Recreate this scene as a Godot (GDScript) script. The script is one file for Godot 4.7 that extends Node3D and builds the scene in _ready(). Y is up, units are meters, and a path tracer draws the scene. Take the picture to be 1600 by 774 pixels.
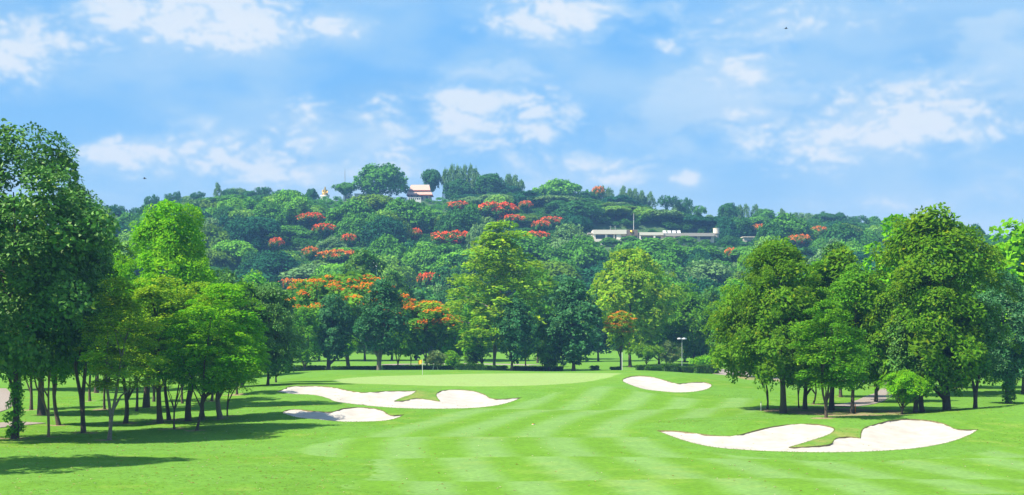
extends Node3D
# A golf hole seen from a raised tee: fairway and bunkers, tree groves, a wooded hill with a temple and a long building.
# x is right, y up, the view runs along -z; metres.

const RIDGE_X := [-900, -420, -255, -200, -159, -121, -95, -45, -13, 25, 64, 95, 127, 159, 191, 223, 255, 420, 900]
const RIDGE_H := [20, 38, 52, 57.7, 66.6, 68.5, 69.8, 68.5, 70.4, 67.9, 65.7, 59.3, 57.1, 55.2, 53.9, 51.4, 48.8, 38, 20]
const BUNKERS := [
	[Vector2(-23.9,-142.59),Vector2(-23.8,-143.05),Vector2(-23.66,-143.68),Vector2(-23.52,-144.39),Vector2(-23.41,-145.1),Vector2(-23.41,-145.85),Vector2(-23.48,-146.7),Vector2(-23.5,-147.51),Vector2(-23.31,-148.11),Vector2(-22.85,-148.48),Vector2(-22.2,-148.71),Vector2(-21.47,-148.8),Vector2(-20.78,-148.65),Vector2(-20.12,-148.21),Vector2(-19.46,-147.53),Vector2(-18.83,-146.74),Vector2(-18.24,-145.95),Vector2(-17.72,-145.08),Vector2(-17.24,-144.14),Vector2(-16.79,-143.26),Vector2(-16.36,-142.57),Vector2(-15.95,-142.01),Vector2(-15.57,-141.53),Vector2(-15.18,-141.2),Vector2(-14.75,-141.1),Vector2(-14.29,-141.34),Vector2(-13.8,-141.86),Vector2(-13.27,-142.49),Vector2(-12.68,-143.03),Vector2(-11.95,-143.4),Vector2(-11.12,-143.73),Vector2(-10.34,-143.99),Vector2(-9.75,-144.19),Vector2(-9.79,-143.29),Vector2(-9.84,-142.15),Vector2(-9.91,-140.96),Vector2(-10.02,-139.92),Vector2(-10.17,-139.03),Vector2(-10.36,-138.21),Vector2(-10.55,-137.42),Vector2(-10.71,-136.65),Vector2(-10.85,-135.82),Vector2(-10.98,-134.96),Vector2(-11.08,-134.18),Vector2(-11.16,-133.57),Vector2(-10.97,-133.64),Vector2(-10.73,-133.72),Vector2(-10.46,-133.87),Vector2(-10.21,-134.15),Vector2(-9.99,-134.68),Vector2(-9.77,-135.4),Vector2(-9.55,-136.06),Vector2(-9.3,-136.47),Vector2(-9.04,-136.5),Vector2(-8.76,-136.3),Vector2(-8.47,-135.97),Vector2(-8.17,-135.64),Vector2(-7.83,-135.27),Vector2(-7.45,-134.81),Vector2(-7.11,-134.37),Vector2(-6.85,-134.04),Vector2(-7.01,-135.3),Vector2(-7.24,-136.95),Vector2(-7.45,-138.69),Vector2(-7.57,-140.23),Vector2(-7.59,-141.54),Vector2(-7.54,-142.76),Vector2(-7.42,-143.85),Vector2(-7.24,-144.75),Vector2(-6.97,-145.42),Vector2(-6.61,-145.86),Vector2(-6.22,-146.11),Vector2(-5.81,-146.19),Vector2(-5.4,-146.13),Vector2(-4.95,-145.9),Vector2(-4.52,-145.54),Vector2(-4.12,-145.05),Vector2(-3.77,-144.42),Vector2(-3.46,-143.67),Vector2(-3.17,-142.85),Vector2(-2.9,-141.99),Vector2(-2.67,-141.0),Vector2(-2.46,-139.9),Vector2(-2.26,-138.87),Vector2(-2.04,-138.12),Vector2(-1.8,-137.73),Vector2(-1.55,-137.56),Vector2(-1.27,-137.57),Vector2(-0.94,-137.67),Vector2(-0.49,-137.92),Vector2(0.05,-138.31),Vector2(0.56,-138.71),Vector2(0.95,-138.98),Vector2(0.74,-138.2),Vector2(0.47,-137.14),Vector2(0.17,-135.95),Vector2(-0.15,-134.82),Vector2(-0.49,-133.78),Vector2(-0.84,-132.71),Vector2(-1.22,-131.63),Vector2(-1.63,-130.57),Vector2(-2.08,-129.51),Vector2(-2.56,-128.45),Vector2(-3.07,-127.37),Vector2(-3.59,-126.28),Vector2(-4.12,-125.28),Vector2(-4.69,-124.49),Vector2(-5.27,-123.85),Vector2(-5.88,-123.27),Vector2(-6.52,-122.7),Vector2(-7.19,-122.19),Vector2(-7.87,-121.78),Vector2(-8.56,-121.52),Vector2(-9.28,-121.39),Vector2(-10.02,-121.36),Vector2(-10.77,-121.45),Vector2(-11.47,-121.66),Vector2(-12.16,-122.08),Vector2(-12.87,-122.92),Vector2(-14.1,-128.93),Vector2(-14.81,-130.31),Vector2(-15.41,-131.21),Vector2(-15.94,-131.94),Vector2(-16.41,-132.6),Vector2(-16.81,-133.24),Vector2(-17.1,-133.87),Vector2(-17.29,-134.49),Vector2(-17.48,-135.13),Vector2(-17.75,-135.79),Vector2(-18.13,-136.56),Vector2(-18.57,-137.41),Vector2(-19.06,-138.22),Vector2(-19.57,-138.87),Vector2(-20.1,-139.24),Vector2(-20.66,-139.42),Vector2(-21.23,-139.58),Vector2(-21.78,-139.89),Vector2(-22.35,-140.46),Vector2(-22.93,-141.2),Vector2(-23.48,-141.98)],
	[Vector2(-19.07,-116.56),Vector2(-19.08,-116.99),Vector2(-19.09,-117.56),Vector2(-19.07,-118.14),Vector2(-19.0,-118.57),Vector2(-18.85,-118.85),Vector2(-18.66,-119.03),Vector2(-18.41,-119.09),Vector2(-18.12,-119.02),Vector2(-17.78,-118.75),Vector2(-17.38,-118.35),Vector2(-16.97,-117.96),Vector2(-16.58,-117.67),Vector2(-16.18,-117.46),Vector2(-15.77,-117.28),Vector2(-15.38,-117.2),Vector2(-15.06,-117.31),Vector2(-14.84,-117.69),Vector2(-14.69,-118.26),Vector2(-14.55,-118.89),Vector2(-14.38,-119.4),Vector2(-14.17,-119.75),Vector2(-13.94,-120.02),Vector2(-13.68,-120.22),Vector2(-13.4,-120.36),Vector2(-13.08,-120.44),Vector2(-12.72,-120.46),Vector2(-12.36,-120.39),Vector2(-12.02,-120.24),Vector2(-11.72,-119.98),Vector2(-11.45,-119.65),Vector2(-11.18,-119.24),Vector2(-10.93,-118.75),Vector2(-10.69,-118.09),Vector2(-10.47,-117.26),Vector2(-10.25,-116.47),Vector2(-10.01,-115.93),Vector2(-9.73,-115.82),Vector2(-9.43,-116.0),Vector2(-9.15,-116.29),Vector2(-8.93,-116.48),Vector2(-9.0,-115.94),Vector2(-9.08,-115.18),Vector2(-9.17,-114.32),Vector2(-9.29,-113.52),Vector2(-9.41,-112.81),Vector2(-9.55,-112.12),Vector2(-9.72,-111.47),Vector2(-9.95,-110.88),Vector2(-10.25,-110.34),Vector2(-10.61,-109.89),Vector2(-11.0,-109.51),Vector2(-11.42,-109.23),Vector2(-11.87,-109.02),Vector2(-12.37,-108.89),Vector2(-12.88,-108.89),Vector2(-13.38,-109.06),Vector2(-13.89,-109.44),Vector2(-14.4,-109.99),Vector2(-14.91,-110.6),Vector2(-15.41,-111.14),Vector2(-15.9,-111.56),Vector2(-16.38,-111.93),Vector2(-16.86,-112.37),Vector2(-17.33,-112.97),Vector2(-17.82,-113.85),Vector2(-18.3,-114.89),Vector2(-18.74,-115.85)],
	[Vector2(12.45,-158.36),Vector2(12.54,-159.57),Vector2(12.72,-160.62),Vector2(12.96,-161.51),Vector2(13.22,-162.23),Vector2(13.49,-162.81),Vector2(13.8,-163.25),Vector2(14.14,-163.52),Vector2(14.48,-163.62),Vector2(14.85,-163.52),Vector2(15.24,-163.27),Vector2(15.62,-162.9),Vector2(15.98,-162.42),Vector2(16.3,-161.79),Vector2(16.59,-161.03),Vector2(16.87,-160.21),Vector2(17.14,-159.42),Vector2(17.41,-158.58),Vector2(17.66,-157.64),Vector2(17.89,-156.74),Vector2(18.11,-156.08),Vector2(18.29,-155.78),Vector2(18.44,-155.75),Vector2(18.63,-155.91),Vector2(18.88,-156.16),Vector2(19.25,-156.59),Vector2(19.7,-157.19),Vector2(20.17,-157.81),Vector2(20.59,-158.28),Vector2(20.97,-158.63),Vector2(21.34,-158.91),Vector2(21.66,-159.05),Vector2(21.91,-158.95),Vector2(22.09,-158.56),Vector2(22.21,-157.89),Vector2(22.24,-156.99),Vector2(22.15,-155.9),Vector2(21.91,-154.47),Vector2(21.53,-152.61),Vector2(21.07,-150.52),Vector2(20.61,-148.75),Vector2(20.16,-147.32),Vector2(19.71,-146.09),Vector2(19.24,-145.05),Vector2(18.76,-144.17),Vector2(18.24,-143.43),Vector2(17.71,-142.82),Vector2(17.18,-142.41),Vector2(16.7,-142.21),Vector2(16.27,-142.27),Vector2(15.86,-142.53),Vector2(15.48,-142.9),Vector2(15.11,-143.29),Vector2(14.75,-143.65),Vector2(14.4,-144.04),Vector2(14.07,-144.54),Vector2(13.78,-145.23),Vector2(13.51,-146.18),Vector2(13.27,-147.37),Vector2(13.07,-148.84),Vector2(12.91,-150.62),Vector2(12.77,-152.89),Vector2(12.63,-155.07),Vector2(12.5,-156.89)],
	[Vector2(9.87,-96.16),Vector2(10.11,-96.04),Vector2(10.41,-95.89),Vector2(10.76,-95.69),Vector2(11.09,-95.39),Vector2(11.42,-94.98),Vector2(11.75,-94.49),Vector2(12.09,-93.99),Vector2(12.4,-93.57),Vector2(12.68,-93.2),Vector2(12.94,-92.85),Vector2(13.19,-92.55),Vector2(13.46,-92.33),Vector2(13.75,-92.18),Vector2(14.06,-92.09),Vector2(14.36,-92.08),Vector2(14.66,-92.17),Vector2(14.95,-92.41),Vector2(15.23,-92.75),Vector2(15.53,-93.13),Vector2(15.84,-93.51),Vector2(16.19,-93.89),Vector2(16.57,-94.3),Vector2(16.96,-94.7),Vector2(17.37,-95.04),Vector2(17.79,-95.32),Vector2(18.22,-95.58),Vector2(18.66,-95.78),Vector2(19.08,-95.91),Vector2(19.5,-95.97),Vector2(19.91,-95.96),Vector2(20.29,-95.89),Vector2(20.61,-95.78),Vector2(20.88,-95.6),Vector2(21.09,-95.37),Vector2(21.26,-95.1),Vector2(21.39,-94.84),Vector2(21.48,-94.59),Vector2(21.53,-94.32),Vector2(21.54,-94.04),Vector2(21.48,-93.71),Vector2(21.37,-93.33),Vector2(21.21,-92.91),Vector2(21.0,-92.45),Vector2(20.75,-91.98),Vector2(20.47,-91.53),Vector2(20.15,-91.06),Vector2(19.79,-90.54),Vector2(19.35,-89.92),Vector2(18.78,-89.08),Vector2(18.1,-88.03),Vector2(17.44,-86.98),Vector2(16.95,-86.15),Vector2(17.16,-86.18),Vector2(17.43,-86.21),Vector2(17.74,-86.27),Vector2(18.09,-86.41),Vector2(18.48,-86.61),Vector2(18.93,-86.85),Vector2(19.37,-87.17),Vector2(19.76,-87.62),Vector2(20.07,-88.27),Vector2(20.33,-89.05),Vector2(20.55,-89.78),Vector2(20.77,-90.32),Vector2(21.02,-90.64),Vector2(21.27,-90.84),Vector2(21.52,-90.95),Vector2(21.74,-91.0),Vector2(21.94,-90.95),Vector2(22.12,-90.8),Vector2(22.27,-90.63),Vector2(22.39,-90.5),Vector2(22.6,-91.26),Vector2(22.86,-92.21),Vector2(23.13,-93.14),Vector2(23.39,-93.86),Vector2(23.63,-94.34),Vector2(23.88,-94.69),Vector2(24.15,-94.99),Vector2(24.47,-95.35),Vector2(24.86,-95.81),Vector2(25.32,-96.33),Vector2(25.8,-96.85),Vector2(26.25,-97.27),Vector2(26.65,-97.56),Vector2(27.02,-97.74),Vector2(27.37,-97.84),Vector2(27.71,-97.86),Vector2(28.06,-97.82),Vector2(28.4,-97.69),Vector2(28.72,-97.51),Vector2(28.99,-97.3),Vector2(29.2,-97.04),Vector2(29.37,-96.73),Vector2(29.5,-96.4),Vector2(29.61,-96.06),Vector2(29.66,-95.64),Vector2(29.66,-95.18),Vector2(29.69,-94.75),Vector2(29.82,-94.45),Vector2(30.12,-94.34),Vector2(30.54,-94.34),Vector2(30.96,-94.39),Vector2(31.27,-94.42),Vector2(31.04,-94.03),Vector2(30.74,-93.52),Vector2(30.38,-92.93),Vector2(29.95,-92.28),Vector2(29.44,-91.55),Vector2(28.85,-90.69),Vector2(28.19,-89.74),Vector2(27.5,-88.78),Vector2(26.77,-87.82),Vector2(26.02,-86.87),Vector2(25.26,-85.99),Vector2(24.52,-85.25),Vector2(23.8,-84.68),Vector2(23.1,-84.25),Vector2(22.41,-83.92),Vector2(21.71,-83.65),Vector2(21.01,-83.44),Vector2(20.29,-83.3),Vector2(19.58,-83.21),Vector2(18.89,-83.19),Vector2(18.22,-83.24),Vector2(17.55,-83.35),Vector2(16.91,-83.51),Vector2(16.28,-83.7),Vector2(15.68,-83.91),Vector2(15.09,-84.17),Vector2(14.52,-84.47),Vector2(13.99,-84.82),Vector2(13.51,-85.18),Vector2(13.05,-85.57),Vector2(12.63,-86.05),Vector2(12.25,-86.67),Vector2(11.91,-87.42),Vector2(11.61,-88.28),Vector2(11.32,-89.25),Vector2(11.04,-90.34),Vector2(10.72,-91.71),Vector2(10.4,-93.3),Vector2(10.1,-94.88)]]
const FAIRWAY := [Vector2(-5.01,-62.93),Vector2(-7.78,-64.66),Vector2(-7.41,-68.38),Vector2(-6.87,-71.93),Vector2(-7.33,-74.66),Vector2(-7.7,-77.13),Vector2(-7.98,-79.03),Vector2(-9.0,-79.64),Vector2(-10.36,-80.49),Vector2(-11.5,-81.6),Vector2(-12.29,-83.0),Vector2(-12.86,-84.71),Vector2(-13.0,-86.67),Vector2(-12.42,-88.81),Vector2(-11.32,-91.13),Vector2(-10.23,-93.81),Vector2(-9.39,-97.22),Vector2(-8.62,-101.82),Vector2(-7.82,-107.47),Vector2(-6.89,-112.71),Vector2(-5.78,-116.87),Vector2(-4.41,-121.38),Vector2(-2.55,-128.94),Vector2(-0.23,-133.78),Vector2(1.87,-137.08),Vector2(3.31,-139.84),Vector2(4.4,-142.43),Vector2(5.59,-144.65),Vector2(7.09,-146.57),Vector2(8.7,-148.29),Vector2(10.16,-149.05),Vector2(11.17,-147.77),Vector2(11.95,-145.33),Vector2(12.99,-142.89),Vector2(14.51,-140.16),Vector2(16.23,-137.35),Vector2(17.86,-135.49),Vector2(19.45,-135.68),Vector2(21.12,-137.27),Vector2(22.62,-138.25),Vector2(24.02,-137.63),Vector2(25.07,-135.79),Vector2(24.92,-132.13),Vector2(23.11,-126.09),Vector2(20.7,-120.52),Vector2(18.58,-116.78),Vector2(16.8,-115.04),Vector2(15.05,-114.22),Vector2(13.23,-111.95),Vector2(11.13,-106.37),Vector2(9.37,-102.05),Vector2(8.36,-99.44),Vector2(8.1,-97.1),Vector2(8.32,-94.79),Vector2(8.82,-92.38),Vector2(9.42,-89.55),Vector2(10.22,-86.39),Vector2(11.39,-83.55),Vector2(13.12,-81.08),Vector2(15.18,-78.97),Vector2(17.34,-77.83),Vector2(19.67,-77.93),Vector2(22.19,-78.71),Vector2(24.64,-79.73),Vector2(27.48,-82.53),Vector2(30.69,-86.59),Vector2(32.14,-86.23),Vector2(29.99,-77.3),Vector2(27.29,-68.2),Vector2(25.31,-61.87),Vector2(15.84,-61.49),Vector2(3.96,-63.01)]
const GREEN := [Vector2(-21.71,-170.61),Vector2(-21.08,-173.29),Vector2(-19.68,-175.38),Vector2(-18.1,-176.96),Vector2(-16.61,-177.95),Vector2(-14.99,-178.65),Vector2(-13.1,-180.13),Vector2(-10.85,-183.7),Vector2(-8.16,-186.86),Vector2(-5.12,-187.89),Vector2(-1.77,-187.55),Vector2(1.76,-186.8),Vector2(5.09,-186.61),Vector2(8.43,-188.52),Vector2(11.71,-191.67),Vector2(13.93,-191.49),Vector2(14.73,-190.43),Vector2(13.01,-168.59),Vector2(12.5,-166.67),Vector2(11.75,-164.42),Vector2(10.68,-162.07),Vector2(9.44,-159.75),Vector2(8.08,-157.32),Vector2(6.54,-154.4),Vector2(4.83,-151.86),Vector2(2.89,-150.48),Vector2(0.76,-149.89),Vector2(-1.36,-149.75),Vector2(-3.41,-149.99),Vector2(-5.47,-150.53),Vector2(-7.56,-151.28),Vector2(-9.78,-152.41),Vector2(-12.05,-153.97),Vector2(-14.14,-155.55),Vector2(-15.93,-156.66),Vector2(-17.49,-157.68),Vector2(-18.87,-159.65),Vector2(-20.2,-163.15),Vector2(-21.3,-167.17)]
const COLLAR := [Vector2(-25.6,-156.45),Vector2(-25.96,-166.16),Vector2(-24.8,-173.69),Vector2(-22.56,-177.28),Vector2(-20.51,-179.72),Vector2(-18.01,-181.91),Vector2(-13.56,-186.47),Vector2(-4.35,-189.5),Vector2(7.27,-191.83),Vector2(15.89,-194.2),Vector2(15.71,-166.33),Vector2(14.78,-163.98),Vector2(13.64,-162.22),Vector2(12.99,-160.14),Vector2(12.04,-157.57),Vector2(10.87,-154.29),Vector2(9.64,-150.53),Vector2(8.36,-148.16),Vector2(6.67,-146.82),Vector2(4.23,-146.21),Vector2(1.34,-146.12),Vector2(-1.33,-146.2),Vector2(-3.38,-146.39),Vector2(-5.21,-146.73),Vector2(-7.35,-147.03),Vector2(-10.18,-147.14),Vector2(-13.29,-147.01),Vector2(-16.01,-146.78),Vector2(-18.08,-146.34),Vector2(-19.78,-145.97),Vector2(-21.28,-146.3),Vector2(-22.87,-147.68),Vector2(-24.43,-150.5)]
const TONGUES := [[Vector2(-9.8,-144.96),Vector2(-10.02,-139.92),Vector2(-10.71,-136.65),Vector2(-11.14,-133.42),Vector2(-10.2,-134.0),Vector2(-9.29,-136.32),Vector2(-8.16,-135.48),Vector2(-6.85,-133.88),Vector2(-7.65,-140.21),Vector2(-7.58,-145.06),Vector2(-8.68,-144.09)],[Vector2(21.47,-94.08),Vector2(20.75,-91.98),Vector2(19.35,-89.92),Vector2(16.93,-86.04),Vector2(18.06,-86.3),Vector2(19.74,-87.51),Vector2(20.75,-90.23),Vector2(21.72,-90.92),Vector2(22.37,-90.41),Vector2(23.34,-93.86),Vector2(22.54,-94.36)]]
const SOIL := [[Vector2(21.55,-120.96),Vector2(21.89,-122.26),Vector2(22.85,-123.47),Vector2(24.02,-124.35),Vector2(25.26,-124.63),Vector2(26.68,-124.47),Vector2(28.19,-124.02),Vector2(29.98,-123.28),Vector2(31.73,-121.86),Vector2(32.53,-119.29),Vector2(32.24,-115.96),Vector2(31.58,-113.37),Vector2(30.78,-111.91),Vector2(29.67,-111.43),Vector2(25.41,-100.24),Vector2(24.08,-99.97),Vector2(26.07,-113.32),Vector2(25.2,-114.79),Vector2(24.31,-116.26),Vector2(23.21,-117.81),Vector2(22.11,-119.48)],[Vector2(32.87,-203.7),Vector2(34.06,-205.95),Vector2(35.54,-206.05),Vector2(37.25,-204.86),Vector2(39.76,-202.72),Vector2(42.5,-199.83),Vector2(43.85,-196.89),Vector2(42.91,-193.51),Vector2(40.41,-188.7),Vector2(37.85,-185.04),Vector2(35.69,-185.25),Vector2(33.33,-186.42),Vector2(31.58,-187.76),Vector2(31.06,-190.89),Vector2(31.67,-197.29)]]
const PATHS := [[Vector2(50.09,-184.29),Vector2(45.24,-166.98),Vector2(41.03,-154.31),Vector2(35.2,-137.81),Vector2(31.78,-130.7),Vector2(29.36,-126.66)],[Vector2(34.52,-241.06),Vector2(33.61,-211.25),Vector2(37.45,-200.95),Vector2(40.79,-190.94),Vector2(43.32,-186.86),Vector2(48.58,-196.1),Vector2(55.97,-205.21),Vector2(64.56,-208.88)],[Vector2(-39.05,-99.89),Vector2(-38.19,-105.02),Vector2(-37.24,-108.52)],[Vector2(-44.51,-116.57),Vector2(-47.18,-129.43),Vector2(-52.71,-145.67),Vector2(-59.19,-161.75)],[Vector2(-23.72,-260.94),Vector2(-18.33,-268.91),Vector2(-9.87,-271.29),Vector2(0.0,-263.85),Vector2(4.69,-257.68)]]
# azimuth, elevation, width, height (degrees), weight of each cloud in the sky ahead
const CLOUDS := [[-12.06,12.19,3.22,1.15,1.0],[-10.68,11.61,1.52,0.74,0.9],[-13.3,11.82,1.69,0.85,0.6],[-19.8,10.37,1.35,1.08,0.9],[-17.77,10.86,2.03,1.19,0.4],[-15.98,12.16,1.35,1.02,0.35],[-6.74,11.8,1.52,0.54,0.55],[1.56,12.45,2.03,1.08,0.85],[-0.26,12.01,1.69,0.41,0.4],[-13.91,6.79,2.37,0.88,0.62],[-11.69,7.0,1.52,0.74,0.5],[-15.74,6.56,2.03,0.54,0.5],[-8.28,8.59,0.88,0.68,0.55],[-8.66,7.17,1.52,0.95,0.5],[-5.19,8.65,1.02,0.88,0.5],[-2.29,8.68,0.88,0.81,0.8],[-0.26,8.1,2.71,1.15,0.5],[-4.42,6.46,1.69,0.88,0.6],[1.3,8.73,1.35,1.02,0.4],[3.38,6.29,2.37,0.68,0.6],[9.04,10.01,1.29,0.88,0.6],[9.42,8.29,1.86,0.47,0.35],[10.05,7.5,1.35,0.47,0.4],[13.3,8.13,1.69,1.15,0.5],[16.22,8.15,1.69,0.88,0.75],[15.38,7.44,1.08,0.61,0.7],[11.93,6.8,2.37,0.81,0.55],[18.82,7.67,2.37,0.81,0.5],[16.94,9.38,2.71,0.74,0.35],[11.06,12.16,5.76,1.02,0.3],[-9.8,5.7,1.69,0.61,0.5],[7.13,5.97,0.54,0.34,0.5],[19.75,5.08,1.35,0.47,0.4],[6.48,11.19,1.35,0.47,0.3],[-1.56,8.99,1.02,0.47,0.4],[13.79,4.74,3.05,0.47,0.3]]
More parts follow.
